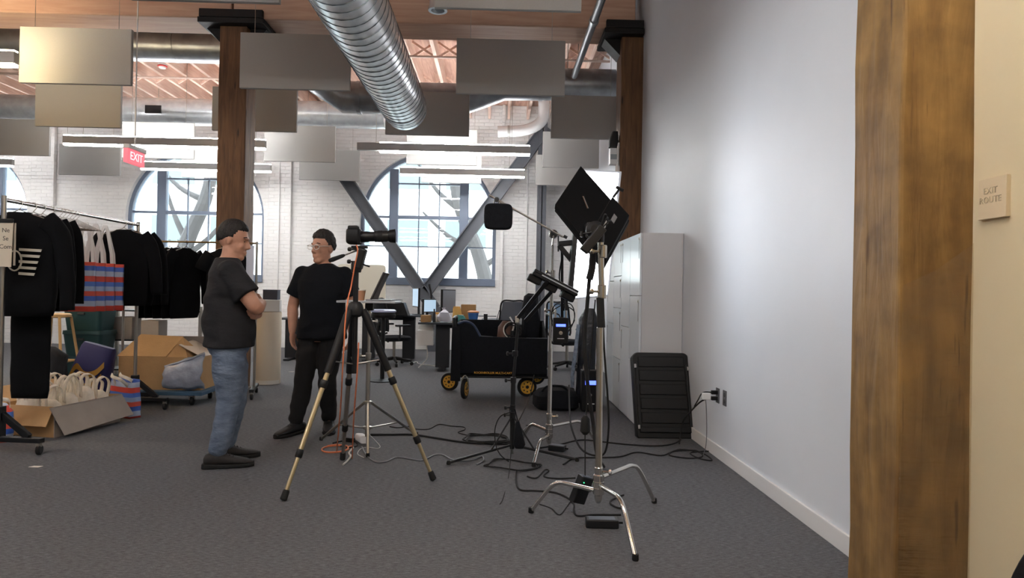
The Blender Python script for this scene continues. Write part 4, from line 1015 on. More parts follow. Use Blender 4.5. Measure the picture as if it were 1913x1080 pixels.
blob([((x0, 7.62, 0), .11, .1), ((x0, 7.62, .05), .125, .11), ((x0 + .01, 7.62, .6), .12, .1), ((x0 + .02, 7.62, .95), .1, .08), ((x0 + .03, 7.62, 1.08), .05, .04)], 20, 2.4, .025, 9).obj('bag_body', mat('dark_wrap', (34, 38, 48), .3, var=.4, scale=14, bump=.6, bscale=18), t)
mb = MB(); mb.tube(catmull([(x0 - .14, 7.58, .02), (x0 - .16, 7.55, .3), (x0 - .13, 7.54, .6), (x0 - .1, 7.54, .9)], 6), .022, 8); mb.obj('plastic_fold', mat('clear_plastic', (150, 166, 190), .15, 0, var=.5, scale=20, bump=.8, bscale=25), t)

# ================================================================ cart
YN, YF = 7.82, 8.42
xl, xr = P(852, 660, YN).x, P(1022, 660, YN).x
t = thing('equipment_cart', 'black fabric equipment cart with yellow-hubbed wheels', 'cart', ((xl + xr) / 2, 8.1, 0))
zb = .29
def wallslab(name, pts, th): MB().slab(pts, th).obj(name, BLACKF, t, smooth=False, bevel=.012)
wallslab('bag_front', [(xl, YN, zb), (xr, YN, zb), (xr, YN, .715), (xl + .28, YN, .73), (xl + .2, YN, .86), (xl + .1, YN, .89), (xl, YN, .86)], .025)
wallslab('bag_back', [(xl, YF, zb), (xr, YF, zb), (xr, YF, .9), (xl, YF, .9)], .025)
wallslab('bag_side', [(xl, YN, zb), (xl, YF, zb), (xl, YF, .9), (xl, YN, .88)], .025)
wallslab('bag_side', [(xr, YN, zb), (xr, YF, zb), (xr, YF, .9), (xr, YN, .72)], -.025)
MB().bx((xl, YN, zb - .02), (xr, YF, zb + .01)).obj('bag_floor', BLACKF, t, smooth=False)
MB().tube(catmull([(xl + .28, YN - .012, .73), (xl + .6, YN - .012, .712), (xr, YN - .012, .715)], 6), .008, 8).obj('rim_piping', mat('dark_grey_piping', (62, 66, 74), .6), t)
MB().tube(catmull([(xl + .02, YN - .012, .87), (xl + .1, YN - .02, .9), (xl + .2, YN - .02, .86), (xl + .28, YN - .014, .73)], 6), .014, 8).obj('rim_piping', mat('blue_piping', (46, 62, 92), .5), t)
for yy in (YN + .04, YF - .04):
    MB().tube([(xl - .03, yy, zb - .04), (xr + .03, yy, zb - .04)], .016, 10).obj('frame_rail', BLACKM, t)
for xx, hh in ((xl - .035, .93), (xr + .035, .98)):
    MB().tube(catmull([(xx, YN + .02, .2), (xx, YN + .02, hh - .08), (xx, YN + .08, hh), (xx, YF - .08, hh), (xx, YF - .02, hh - .08), (xx, YF - .02, .2)], 6), .018, 10).obj('end_handle', BLACKM, t)
wallslab('end_flap', [(xl - .06, YN - .02, .2), (xl + .06, YN - .03, .2), (xl + .05, YN - .03, .84), (xl - .05, YN - .02, .84)], .02)
GOLD = mat('yellow_hub', (222, 168, 62), .4)
def wheel(c, ax, r, wd, parent):
    ax = V(ax).normalized(); c = V(c)
    w = MB().lathe(c - ax * wd / 2, [(r * .66, 0), (r * .95, .002), (r, wd * .25), (r, wd * .75), (r * .95, wd - .002), (r * .66, wd)], 28, ax).obj('wheel', RUBBER, parent)
    MB().lathe(c - ax * (wd / 2 + .004), [(r * .3, 0), (r * .68, .001), (r * .7, wd + .007), (r * .3, wd + .008)], 28, ax).obj('hub_disc', GOLD, w)
    MB().lathe(c - ax * (wd / 2 + .008), [(r * .12, 0), (r * .17, .003), (r * .17, wd + .013), (r * .12, wd + .016)], 14, ax).obj('axle_cap', RUBBER, w)
    u = ax.orthogonal().normalized(); v = ax.cross(u)
    mb = MB()
    for i in range(8):
        a = 2 * PI * i / 8; q = c + (u * math.cos(a) + v * math.sin(a)) * r * .46
        mb.lathe(q - ax * (wd / 2 + .0055), [(r * .075, 0), (r * .075, wd + .011)], 8, ax)
    mb.obj('hub_holes', RUBBER, w)
wheel(G(984, 741) + V((0, 0, .118)), (.15, -1, 0), .118, .05, t)
wheel(P(1002, 702, YF), (.15, -1, 0), .11, .05, t)
wheel(P(840, 713, YF), (-.3, -1, 0), .115, .05, t)
cw = G(868, 745) + V((0, 0, .118)); wheel(cw, (1, -.25, 0), .118, .042, t)
MB().tube(catmull([cw + V((.035, -.01, 0)), cw + V((.035, 0, .1)), cw + V((0, .02, .15)), cw + V((-.035, .01, .1)), cw + V((-.035, .01, 0))], 5), .008, 8).obj('caster_fork', SATIN, t)
link('lettering', text_mesh('ROCKNROLLER MULTI-CART', .034, frame_m(P(921, 697, YN - .03), (1, 0, 0), (0, 0, 1)), .001, bold=.0006), GOLD, t, world_co=True)
p = P(1010, 692, 7.85)
MB().lathe(p, [(.02, -.03), (.035, -.02), (.035, .02), (.02, .03)], 12, (1, 0, 0)).obj('brake_lever', mat('red_lever', (190, 44, 40), .4), t)
MB().tube([p + V((-.08, 0, .03)), p + V((.08, 0, .02))], .008, 8).obj('brake_bar', SATIN, t)
# things in the cart
t = thing('backpack', 'black backpack standing up in the right end of the cart', 'backpack', P(1008, 690, 8.15))
x0 = xr - .2
blob([((x0, 8.17, .32), .1, .11), ((x0, 8.17, .5), .12, .13), ((x0, 8.17, .9), .125, .13), ((x0 + .01, 8.17, 1.08), .11, .12), ((x0 + .02, 8.17, 1.2), .07, .08), ((x0 + .02, 8.15, 1.24), .03, .03)], 22, 2.6, .02, 12).obj('pack_body', BLACKF, t)
MB().tube(catmull([(x0 - .05, 8.06, 1.0), (x0 - .06, 8.045, .85), (x0 - .05, 8.05, .72)], 6), .015, 8).obj('strap', BLACKF, t)
t = thing('leather_bag', 'brown leather bag with a white strap inside the cart', 'bag', P(985, 690, 8.0))
x1 = x0 - .29
blob([((x1, 8.18, .33), .1, .06), ((x1, 8.18, .5), .11, .07), ((x1 + .01, 8.18, .82), .09, .05), ((x1 + .01, 8.18, .9), .05, .03)], 18, 2.5, .02, 15).obj('bag_body', mat('brown_leather', (92, 56, 42), .5, var=.3, scale=12), t)
MB().tube(catmull([(x1 + .07, 8.12, .74), (x1 + .1, 8.1, .85), (x1 + .05, 8.12, .95)], 6), .01, 8).obj('strap', TRIMW, t)
t = thing('cable_coil', 'coil of grey and black cable in the cart', 'cable', P(960, 690, 7.95))
cq = P(958, 618, 7.95)
MB().tube([cq + V((.1 * math.cos(a), .05 * math.sin(a) + .01 * math.sin(3.3 * a), .08 * math.sin(a) + .02 * math.sin(a * 1.7))) for a in [i * .35 for i in range(50)]], .009, 6).obj('coil', RUBBER, t)
MB().tube([cq + V((.11 * math.cos(a), -.02 + .03 * math.sin(a), .1 * math.sin(a) + .01)) for a in [i * .3 for i in range(6, 18)]], .008, 6).obj('pale_cable', SATIN, t)
MB().cyl((cq.x, 7.95, .301), (cq.x, 7.95, cq.z), .03, 12).obj('reel_core', BLACK, t)
t = thing('spray_can', 'short black canister on the cart back edge', 'canister', P(907, 601, YF))
x2 = P(907, 600, YF).x
MB().lathe((x2, YF + .04, .31), [(.03, 0), (.032, .01), (.032, .56), (.03, .58)], 14).obj('can', BLACK, t); MB().lathe((x2, YF + .04, .89), [(.026, 0), (.026, .08)], 14).obj('cap', BLACKM, t)

# ================================================================ desks at the back
DESK = mat('dark_desk', (46, 50, 58), .4); DLEG = mat('desk_leg', (26, 29, 36), .45)
def desk(label, x0, x1, y0, y1, z, legs):
    t = thing('desk', label, 'desk', ((x0 + x1) / 2, (y0 + y1) / 2, 0))
    MB().bx((x0, y0, z - .03), (x1, y1, z)).obj('desktop', DESK, t, smooth=False, bevel=.006)
    for lx in legs:
        yc = (y0 + y1) / 2
        lg = MB().bx((lx - .11, yc - .06, .03), (lx + .11, yc + .06, z - .03)).obj('leg', DLEG, t, smooth=False, bevel=.006)
        MB().bx((lx - .05, y0 + .02, 0.0), (lx + .05, y1 - .02, .035)).obj('foot', DLEG, lg, smooth=False, bevel=.006)
    MB().bx((min(legs), (y0 + y1) / 2 - .03, z - .1), (max(legs), (y0 + y1) / 2 + .03, z - .03)).obj('crossbar', DLEG, t, smooth=False)
    return t
BX = lambda px, Y: P(px, 600, Y).x
desk('dark desk with cluttered top behind the cart', BX(783, 10.5), BX(985, 10.5), 10.35, 11.05, .76, [BX(828, 10.7), BX(960, 10.7)])
desk('dark desk farther back near the middle window', BX(672, 11.9), BX(800, 11.9), 11.6, 12.35, .82, [BX(765, 12.0), BX(690, 12.0)])
desk('dark desk at the far right of the row under the brick wall', BX(900, 12.6), BX(1000, 12.6), 12.4, 13.1, .74, [BX(915, 12.8), BX(985, 12.8)])
desk('dark desk behind the man in black', BX(525, 11.8), BX(640, 11.8), 11.5, 12.2, .74, [BX(545, 11.8), BX(625, 11.8)])
def monitor(label, x, y, z, w, h, rz, m, sm):
    t = thing('monitor', label, 'monitor', (x, y, z))
    M = Matrix.Rotation(rz, 3, 'Z'); c = V((x, y, z + .14 + h / 2))
    MB().box(c, (w, .035, h), M).obj('screen_shell', m, t, smooth=False, bevel=.006)
    MB().box(c + M @ V((0, -.019, 0)), (w - .03, .003, h - .03), M).obj('screen', sm, t, smooth=False)
    MB().bar(c + M @ V((0, .04, 0)), V((x, y, z + .01)) + M @ V((0, .05, 0)), .04, .03).obj('stand_arm', BLACKM, t, smooth=False)
    MB().box(V((x, y, z + .006)) + M @ V((0, .03, 0)), (.22, .16, .012), M).obj('stand_foot', BLACKM, t, smooth=False)
SCRB = screen('pale_blue_screen', (170, 194, 214), .45); SCRG = mat('grey_screen', (128, 132, 140), .3)
monitor('monitor with pale blue screen turned edge-on near the window', BX(777, 11.95), 11.95, .82, .5, .34, -1.25, BLACK, SCRB)
monitor('grey monitor turned sideways right of the brace', BX(836, 10.8), 10.88, .76, .5, .38, 1.2, BLACK, SCRG)
monitor('small tilted monitor between the other two', BX(801, 10.85), 10.88, .76, .3, .22, .9, BLACKM, SCRB)
def item(name, label, cat, parts, loc):
    t = thing(name, label, cat, loc)
    for nm, mb, m, sm in parts: mb.obj(nm, m, t, smooth=sm, bevel=0 if sm else .005)
    return t
def onB(px, Y=10.6): return V((BX(px, Y), Y, .761))
p = onB(875, 10.9); item('carton', 'small kraft carton at the back of the cluttered desk', 'box', [('box_body', MB().box(p + V((0, 0, .14)), (.24, .2, .28)), CARD, False), ('box_tape', MB().box(p + V((0, 0, .281)), (.05, .2, .002)), CARDG, False)], p)
p = onB(853, 10.62) + V((0, 0, .006)); item('paper_bag', 'yellow packet standing on the cluttered desk', 'packet', [('packet_body', blob([(p, .07, .04), (p + V((0, 0, .1)), .075, .045), (p + V((0, 0, .22)), .06, .02)], 16, 3, .008, 3), mat('packet_yellow', (224, 176, 96), .6), True), ('packet_fold', MB().box(p + V((0, 0, .23)), (.11, .02, .03)), mat('packet_yellow', (224, 176, 96)), False)], p)
p = onB(818, 10.64); item('jar', 'pale jar with orange lid on the cluttered desk', 'jar', [('jar_body', MB().lathe(p, [(.04, 0), (.045, .02), (.045, .1), (.035, .12)], 16), PAPER, True), ('lid', MB().lathe(p + V((0, 0, .12)), [(.04, 0), (.04, .03)], 16), mat('packet_yellow', (224, 176, 96)), True)], p)
p = onB(884, 10.48); item('blue_tub', 'blue plastic tub on the cluttered desk', 'tub', [('tub_body', MB().lathe(p, [(.06, 0), (.085, .15), (.09, .16)], 18), mat('tub_blue', (58, 110, 178), .4), True), ('tub_lid', MB().lathe(p + V((0, 0, .16)), [(.092, 0), (.092, .02), (.05, .03)], 18), mat('tub_orange', (220, 150, 96), .5), True)], p)
p = onB(861, 10.44) + V((0, 0, .009)); item('teal_pouch', 'teal pouch lying on the cluttered desk', 'pouch', [('pouch_body', blob([(p, .07, .05), (p + V((0, 0, .05)), .085, .06), (p + V((0, 0, .11)), .05, .03)], 16, 2.5, .012, 6), mat('teal_cloth', (86, 164, 158), .7), True), ('zip', MB().box(p + V((0, 0, .112)), (.08, .01, .01)), TRIMW, False)], p)
p = onB(832, 10.46) + V((0, 0, .02)); item('plastic_bag', 'crumpled white plastic bag on the cluttered desk', 'bag', [('bag_body', blob([(p, .1, .06), (p + V((0, 0, .06)), .12, .07), (p + V((-.02, 0, .13)), .08, .05), (p + V((-.03, 0, .18)), .03, .02)], 20, 2.2, .03, 8), mat('white_plastic_bag', (214, 214, 226), .35), True), ('bag_knot', MB().lathe(p + V((-.03, 0, .18)), [(.015, 0), (.03, .03)], 10), mat('white_plastic_bag', (214, 214, 226)), True)], p)
p = onB(796, 10.46); item('kraft_box', 'low kraft box at the left end of the cluttered desk', 'box', [('box_body', MB().box(p + V((0, 0, .05)), (.16, .12, .1)), CARD, False), ('box_lid', MB().box(p + V((0, 0, .105)), (.165, .125, .012)), CARD, False)], p)
p = onB(811, 10.42); item('bottle', 'slim dark bottle on the cluttered desk', 'bottle', [('bottle_body', MB().lathe(p, [(.022, 0), (.022, .14), (.01, .18)], 12), DLEG, True), ('bottle_cap', MB().lathe(p + V((0, 0, .18)), [(.012, 0), (.012, .03)], 10), BLACK, True)], p)
p = onB(910, 10.75); item('wire_tray', 'dark wire paper tray on the cluttered desk', 'tray', [('tray_base', MB().box(p + V((0, 0, .03)), (.3, .22, .012)), DLEG, False), ('tray_base', MB().box(p + V((0, 0, .1)), (.3, .22, .012)), DLEG, False), ('tray_side', MB().slab([p + V((.15, -.1, 0)), p + V((.2, -.1, .2)), p + V((.2, .1, .2)), p + V((.15, .1, 0))], .01), DLEG, False)], p)
# black printer and gear on the far desk
p = V((BX(747, 11.8), 11.8, .821)); item('printer', 'black wedge-shaped printer on the far desk', 'printer', [('printer_body', MB().slab([p + V((-.22, -.15, 0)), p + V((.2, -.15, 0)), p + V((.12, -.15, .22)), p + V((-.26, -.15, .24))], .3), BLACK, False), ('paper_tray', MB().box(p + V((-.1, -.14, .26)), (.3, .2, .012)), DLEG, False)], p)
p = V((BX(790, 11.8), 11.8, .821)); item('desk_mount', 'folded black monitor arm clamped on the far desk', 'monitor arm', [('arm_post', MB().tube([p, p + V((0, 0, .2))], .02, 10), BLACKM, True), ('arm_link', MB().tube(catmull([p + V((0, 0, .16)), p + V((.1, -.06, .1)), p + V((.18, -.1, .16))], 6), .022, 8), BLACKM, True), ('arm_link', MB().tube(catmull([p + V((0, 0, .18)), p + V((.14, 0, .3)), p + V((.1, 0, .55))], 6), .018, 8), BLACKM, True)], p)
# white cabinet under desk
p = V((BX(796, 10.75), 10.75, .42)); item('under_desk_box', 'white cable box hung under the cluttered desk', 'box', [('box_body', MB().box(p + V((0, 0, .08)), (.26, .2, .24)), TRIMW, False), ('hanger_plate', MB().box(p + V((0, .08, .249)), (.22, .03, .118)), TRIMW, False), ('cord', MB().tube(catmull([p + V((.02, -.05, -.04)), p + V((.03, -.05, -.25)), p + V((-.1, -.1, -.4))], 6), .008, 8), WHITEC, True)], p)
cable('white cord lying on the carpet under the desks', [(765, 681), (778, 676), (782, 680), (800, 682), (815, 684)], .008, WHITEC)
# office chairs
def chair(label, loc, rz, bm_, zs=.46, rec=0.0):
    t = thing('office_chair', label, 'chair', loc, rz, 'office chairs')
    st = MB().loft([((0, 0, zs - .05), (1, 0, 0), (0, 1, 0), .2, .2), ((0, 0, zs - .03), (1, 0, 0), (0, 1, 0), .25, .24), ((0, 0, zs + .01), (1, 0, 0), (0, 1, 0), .25, .24), ((0, 0, zs + .03), (1, 0, 0), (0, 1, 0), .22, .21)], 24, 4).obj('seat', BLACKF, t, w=False)
    bk = MB()
    rings = []
    for i in range(7):
        z = zs + .12 + i * .085; wv = .22 - .02 * abs(i - 2.5) * .6
        rings.append([bk.bm.verts.new((wv * a, .24 + .02 * i * .5 + .03 * (a * a) * -1 + b, z)) for a, b in ((-1, 0), (-.5, -.0), (0, 0), (.5, 0), (1, 0), (1, .025), (.5, .025), (0, .025), (-.5, .025), (-1, .025))])
    bk.skin(rings).obj('backrest', bm_, t, w=False)
    fr = MB(); zt = zs + .12 + 6 * .085
    fr.tube(catmull([(-.22, .23, zs + .12), (-.22, .25, zs + .4), (-.19, .29, zt), (0, .3, zt + .015), (.19, .29, zt), (.22, .25, zs + .4), (.22, .23, zs + .12), (0, .25, zs + .08)], 5, True) , .015, 8, False).obj('back_frame', BLACK, t, w=False)
    MB().tube(catmull([(0, .26, zs + .3), (0, .3, zs + .1), (0, .1, zs - .06)], 5), .025, 8).obj('back_support', BLACK, t, w=False)
    for s in (-1, 1):
        MB().tube(catmull([(s * .2, .05, zs - .03), (s * .29, .05, zs + .02), (s * .29, .05, zs + .2)], 5), .014, 8).obj('arm_post', BLACK, t, w=False)
        MB().box((s * .29, 0, zs + .215), (.07, .25, .03)).obj('arm_pad', BLACK, t, smooth=False, bevel=.008, w=False)
    MB().cyl((0, 0, .1), (0, 0, zs - .05), .025, 12).obj('gas_column', SATIN, t, w=False)
    for i in range(5):
        a = i * 2 * PI / 5 + .3; e = V((.3 * math.cos(a), .3 * math.sin(a), .075))
        lg = MB().tube([(0, 0, .12), e], [.03, .016], 8).obj('base_leg', BLACK, t, w=False)
        MB().lathe(e + V((-.015 * math.sin(a), .015 * math.cos(a), -.045)), [(.028, 0), (.03, .005), (.03, .03), (.028, .035)], 12, (math.sin(a), -math.cos(a), 0)).obj('caster', RUBBER, lg, w=False)
    return t
MESHG = mat('mesh_grey', (96, 100, 108), .7); BLUEF = mat('pale_blue_back', (132, 164, 196), .5)
c1 = chair('black office chair tucked under the far desk', (BX(738, 11.2), 11.15, 0), 2.2, BLACKF)
c2 = chair('grey mesh office chair behind the cart', (BX(953, 11.7), 11.75, 0), PI + .15, MESHG, .46)
c3 = chair('office chair with pale blue back behind the boom stand', (BX(1060, 10.9), 10.9, 0), 2.4, BLUEF, .46)
# round stool
p = V((BX(716, 9.2), 9.2, 0)); t = thing('round_stool', 'tall stool with a pale blue round top left of the desks', 'stool', p)
MB().lathe(p, [(.14, .94), (.175, .95), (.175, .97), (.15, .985)], 28).obj('seat', mat('pale_blue_seat', (176, 188, 220), .25), t)
MB().lathe(p, [(.16, .87), (.17, .9), (.16, .94)], 24).obj('seat_base', BLACK, t)
MB().cyl(p + V((0, 0, .02)), p + V((0, 0, .9)), .03, 14).obj('post', BLACKM, t)
MB().lathe(p, [(.2, 0), (.2, .012), (.05, .03)], 28).obj('base_plate', BLACKM, t)
# whiteboard on wheels
xa, xb = BX(628, 12.9), BX(719, 12.9); t = thing('whiteboard', 'cream whiteboard on legs behind the camera tripod', 'whiteboard', ((xa + xb) / 2, 12.9, 0))
MB().loft([(((xa + xb) / 2, y, 1.3), (1, 0, 0), (0, 0, 1), (xb - xa) / 2, .44) for y in (12.9, 12.93)], 40, 14).obj('board', mat('cream_board', (214, 208, 192), .3), t)
for x in (xa + .1, xb - .1):
    MB().cyl((x, 12.92, .03), (x, 12.92, .9), .018, 10).obj('leg', SATIN, t); MB().bx((x - .02, 12.7, 0), (x + .02, 13.15, .03)).obj('foot', SATIN, t, smooth=False)
# kraft cup on the tray
p = V((P(675, 560, 5.12).x, 5.1, zu + .027)); item('paper_cup', 'kraft paper cup with pale rim on the small tray', 'cup', [('cup_body', MB().lathe(p, [(.025, 0), (.036, .075)], 18), mat('kraft_cup', (190, 140, 108), .7), True), ('rim', MB().lathe(p + V((0, 0, .075)), [(.037, 0), (.038, .008), (.03, .008)], 18), PAPER, True)], p)
# white paper roll with boxes on top, near the column
p = V((BX(500, 8.75) + .005, 8.78, 0)); t = thing('paper_roll', 'tall cream paper roll standing behind the man in jeans', 'paper roll', p)
MB().lathe(p, [(.155, 0), (.16, .01), (.16, .93), (.155, .94), (.06, .94), (.06, .9)], 36).obj('roll', mat('cream_paper', (222, 208, 186), .7), t)
MB().strip([p + V((.162 * math.cos(a), .162 * math.sin(a), .03)) for a in [i * .2 - 2.4 for i in range(12)]], .05, .004, (0, 0, 1)).obj('loose_edge', PAPER, t)
b = p + V((.02, 0, .945)); item('white_box', 'white box on top of the paper roll', 'box', [('box_body', MB().box(b + V((0, 0, .075)), (.25, .2, .15), Matrix.Rotation(.2, 3, 'Z')), TRIMW, False), ('box_end', MB().box(b + V((-.07, -.105, .075)), (.1, .006, .14), Matrix.Rotation(.2, 3, 'Z')), CARD, False)], b)
b = p + V((.03, 0, 1.1)); item('dark_box', 'small dark grey box on the white box', 'box', [('box_body', MB().box(b + V((0, 0, .06)), (.19, .12, .12)), mat('slate', (74, 78, 92), .5), False), ('box_lid', MB().box(b + V((0, 0, .125)), (.195, .125, .012)), mat('slate', (74, 78, 92)), False)], b)
# dark chair back at the lower right corner
cx, cy = 1.435, 1.5
t = thing('lounge_chair', 'edge of a black rounded chair at the lower right corner', 'chair', (cx, cy, 0))
MB().loft([((cx, cy - .22, .36), (1, 0, 0), (0, 1, 0), .2, .2), ((cx, cy - .22, .42), (1, 0, 0), (0, 1, 0), .25, .22), ((cx, cy - .22, .47), (1, 0, 0), (0, 1, 0), .22, .2)], 28, 3).obj('seat', BLACKF, t)
rings = []; mb = MB()
for i in range(14):
    z = .44 + .34 * i / 13; k = math.sqrt(max(.01, 1 - (max(0, z - .48) / .305) ** 2))
    rings.append([mb.bm.verts.new((cx + .27 * k * math.cos(a), cy - .0 + .035 * math.sin(a), z)) for a in [2 * PI * j / 28 for j in range(28)]])
mb.skin(rings).obj('backrest', BLACKF, t)
for sx in (-1, 1):
    for sy in (0, -.4): MB().cyl((cx + sx * .19, cy + sy, 0), (cx + sx * .17, cy - .04 + sy * .85, .4), .015, 10).obj('leg', BLACKM, t)
# ================================================================ left side: racks and clothes
NAVY = mat('near_black_cotton', (10, 11, 15), .9, var=.3, scale=7, bump=.35, bscale=9, spec=.2)
def base_foot(t, c, half, ax):
    ax = V(ax)
    b = MB().bar(c - ax * half, c + ax * half, .05, .035).obj('base_bar', BLACKM, t, smooth=False, bevel=.004)
    for s in (-1, 1):
        e = c + ax * (half * s * .93)
        MB().lathe((e.x, e.y, c.z - .045), [(.02, 0), (.02, .03)], 10).obj('caster_stem', SATIN, b)
        MB().lathe((e.x - .014, e.y, .037), [(.03, 0), (.037, .006), (.037, .024), (.03, .03)], 14, (1, .2, 0)).obj('caster_wheel', RUBBER, b)
RZ = 1.87
RN, RF = V((-3.66, 5.0, 0)), V((-3.665, 6.85, 0))
t = thing('garment_rack', 'chrome garment rack with striped bags and black sweatshirts', 'clothes rack', (RN.x, (RN.y + RF.y) / 2, 0))
for c in (RN, RF):
    MB().cyl((c.x, c.y, .12), (c.x, c.y, RZ + .03), .017, 14).obj('upright', SATIN, t)
    MB().bx((c.x - .03, c.y - .03, .11), (c.x + .03, c.y + .03, .34)).obj('socket', BLACKM, t, smooth=False, bevel=.004)
    MB().bar((c.x + .02, c.y, .28), (c.x + .24, c.y - .03, .12), .03, .05).obj('brace', BLACKM, t, smooth=False, bevel=.004)
    base_foot(t, V((c.x, c.y - .02, .105)), .36, V((1, -.12, 0)).normalized())
MB().tube([(RN.x, RN.y, RZ), (RF.x, RF.y, RZ)], .016, 14).obj('rail', CHROME, t)
# second rack, brass rail, running across
A2, B2 = V((-4.28, 7.72, 0)), V((P(478, 560, 7.72).x, 7.72, 0)); RZ2 = P(340, 452, 7.72).z
t = thing('brass_rack', 'garment rack with a thin brass rail behind the man in jeans', 'clothes rack', (-3.5, 7.72, 0))
for c in (A2, B2):
    MB().cyl((c.x, c.y, .1), (c.x, c.y, RZ2 + .02), .014, 12).obj('upright', SATIN, t)
    base_foot(t, V((c.x, c.y, .1)), .28, V((.25, -1, 0)).normalized())
MB().tube([(A2.x, A2.y, RZ2), (B2.x, B2.y, RZ2)], .011, 10).obj('rail', BRASS, t)
MB().tube([(A2.x, A2.y, .1), (B2.x, B2.y, .1)], .014, 10).obj('lower_rail', SATIN, t)
# ---- garments (local: hanger hook at the origin, garment in the xz plane, facing -y)
def wig(mb, amp, sc, seed):
    for v in mb.bm.verts:
        q = v.co * sc + V((seed * 3.1, seed, 0)); n = noise.noise_vector(q); v.co += V((n.x * .4, n.y, n.z * .3)) * amp
    return mb
def hook_pts(turn=False):
    pts = [(0, -.04), (0, -.03), (.021, -.006)] + [(.0205 * math.cos(a), .018 + .0205 * math.sin(a)) for a in [math.radians(k * 20) for k in range(0, 10)]]
    return [V((0, x, z)) if turn else V((x, 0, z)) for x, z in pts]
def garment(name, label, cat, loc, rz, length=.62, sleeves=True, sc=1.0, seed=1, group=None, hw=.25, sl=.5, m=NAVY, flat=1.0, hook_turn=False):
    t = thing(name, label, cat, loc, rz, group)
    mb = MB(); secs = []
    prof = [(-.055, .07, .03), (-.075, .1, .045), (-.105, .19, .05), (-.16, hw * .93, .055), (-.3, hw, .06), (-.3 - (length - .3) * .5, hw, .065), (-length + .06, hw * .98, .065), (-length + .045, hw * .96, .06), (-length, hw * .9, .055)]
    for z, a, b in prof: secs.append(((0, 0, z), (1, 0, 0), (0, 1, 0), a * sc, b * flat))
    # subdivide for folds
    out = []
    for (c0, x, y, a0, b0), (c1, _, _, a1, b1) in zip(secs, secs[1:]):
        n = max(1, int(abs(c1[2] - c0[2]) / .04))
        for k in range(n): f = k / n; out.append(((0, 0, c0[2] + (c1[2] - c0[2]) * f), x, y, a0 + (a1 - a0) * f, b0 + (b1 - b0) * f))
    out.append(secs[-1])
    mb.loft(out, 28, 2.6); wig(mb, .022 if flat > .9 else .012, 6, seed).obj('body', m, t, smooth=2, w=False)
    for s in (-1, 1):
        mb = MB()
        end = V((s * (hw + .09) * sc, -.01, -sl - .08)) if sleeves else V((s * (hw + .07) * sc, 0, -.3))
        pts = catmull([V((s * hw * .72 * sc, 0, -.12)), V((s * (hw * .95 + .03) * sc, 0, -.22)), V((s * (hw + .07) * sc, -.005, -.12 - .55 * (sl - .04))) if sleeves else V((s * (hw + .05) * sc, 0, -.26)), end], 6)
        k = len(pts); mb.tube(pts, [(.085 - .035 * i / k) if sleeves else (.09 - .01 * i / k) for i in range(k)], 14)
        for v in mb.bm.verts: v.co.y *= .75 if flat > .9 else .4
        wig(mb, .016 if flat > .9 else .008, 8, seed + 5).obj('sleeve', m, t, smooth=2, w=False)
    MB().tube(catmull([(-.19, 0, -.1), (-.02, 0, -.045), (0, 0, -.03), (.02, 0, -.045), (.19, 0, -.1)], 5), .004, 6).tube(hook_pts(hook_turn), .003, 6).obj('hanger', SATIN, t, w=False)
    return t
def on1(Y, dz=-.018): return (RN.x + (RF.x - RN.x) * (Y - RN.y) / (RF.y - RN.y), Y, RZ + dz)
s0 = garment('sweatshirt', 'black sweatshirt with five cream chest stripes at the rack front', 'sweatshirt', on1(5.16), .03, .85, True, 1.05, 2, hw=.27, sl=.72)
CREAMP = mat('cream_print', (206, 200, 186), .8)
for i in range(5):
    z = -.335 - i * .045; x0, x1 = .06 + (.012 if i == 1 else 0), .225 - .012 * i
    MB().slab([(x0, -.088, z), (x1, -.086, z - .006), (x1 - .008, -.086, z - .026), (x0, -.088, z - .02)], -.004 if False else .004).obj('print_stripe', CREAMP, s0, smooth=False, w=False)
MB().tube([(.03 + .05 * math.cos(a), -.088, -.43 + .075 * math.sin(a)) for a in [i * 2 * PI / 24 for i in range(25)]], .006, 6).obj('print_ring', CREAMP, s0, w=False)
garment('long_coat', 'long black garment hanging low behind the striped sweatshirt', 'coat', on1(5.315), .03, 1.5, True, .5, 3, hw=.3, sl=.7, flat=.5)
for i, (Y, l) in enumerate(((5.42, 'black sweatshirt second on the chrome rack'), (5.53, 'black sweatshirt third on the chrome rack'))):
    garment('sweatshirt', l, 'sweatshirt', on1(Y), .03, .82, True, .62, 6 + i, 'black sweatshirts on the chrome rack', hw=.26, sl=.68, flat=.5)
for i, (Y, l) in enumerate(((6.59, 'black sweater hanging at the far end of the chrome rack'), (6.71, 'last black sweater on the chrome rack by its far upright'))):
    garment('black_sweater', l, 'sweater', on1(Y), .05, .8, True, .95, 11 + i, 'black sweaters at the chrome rack end', hw=.25, sl=.6, flat=.45)
nn = ['leftmost', 'second', 'third', 'fourth', 'rightmost']
for i in range(5):
    garment('black_shirt', nn[i] + ' black shirt on the thin brass rail', 'shirt', (-3.96 + i * .095, 7.72, RZ2 - .016), 1.3, .86, True, .95, 20 + i, 'black shirts on the brass rail', hw=.25, sl=.62, flat=.42)
garment('black_tshirt', 'black T-shirt hanging behind the head of the man in jeans', 'T-shirt', (P(418, 452, 7.72).x, 7.72, RZ2 - .016), .0, .55, False, .86, 31, hw=.22, flat=.5, hook_turn=True)
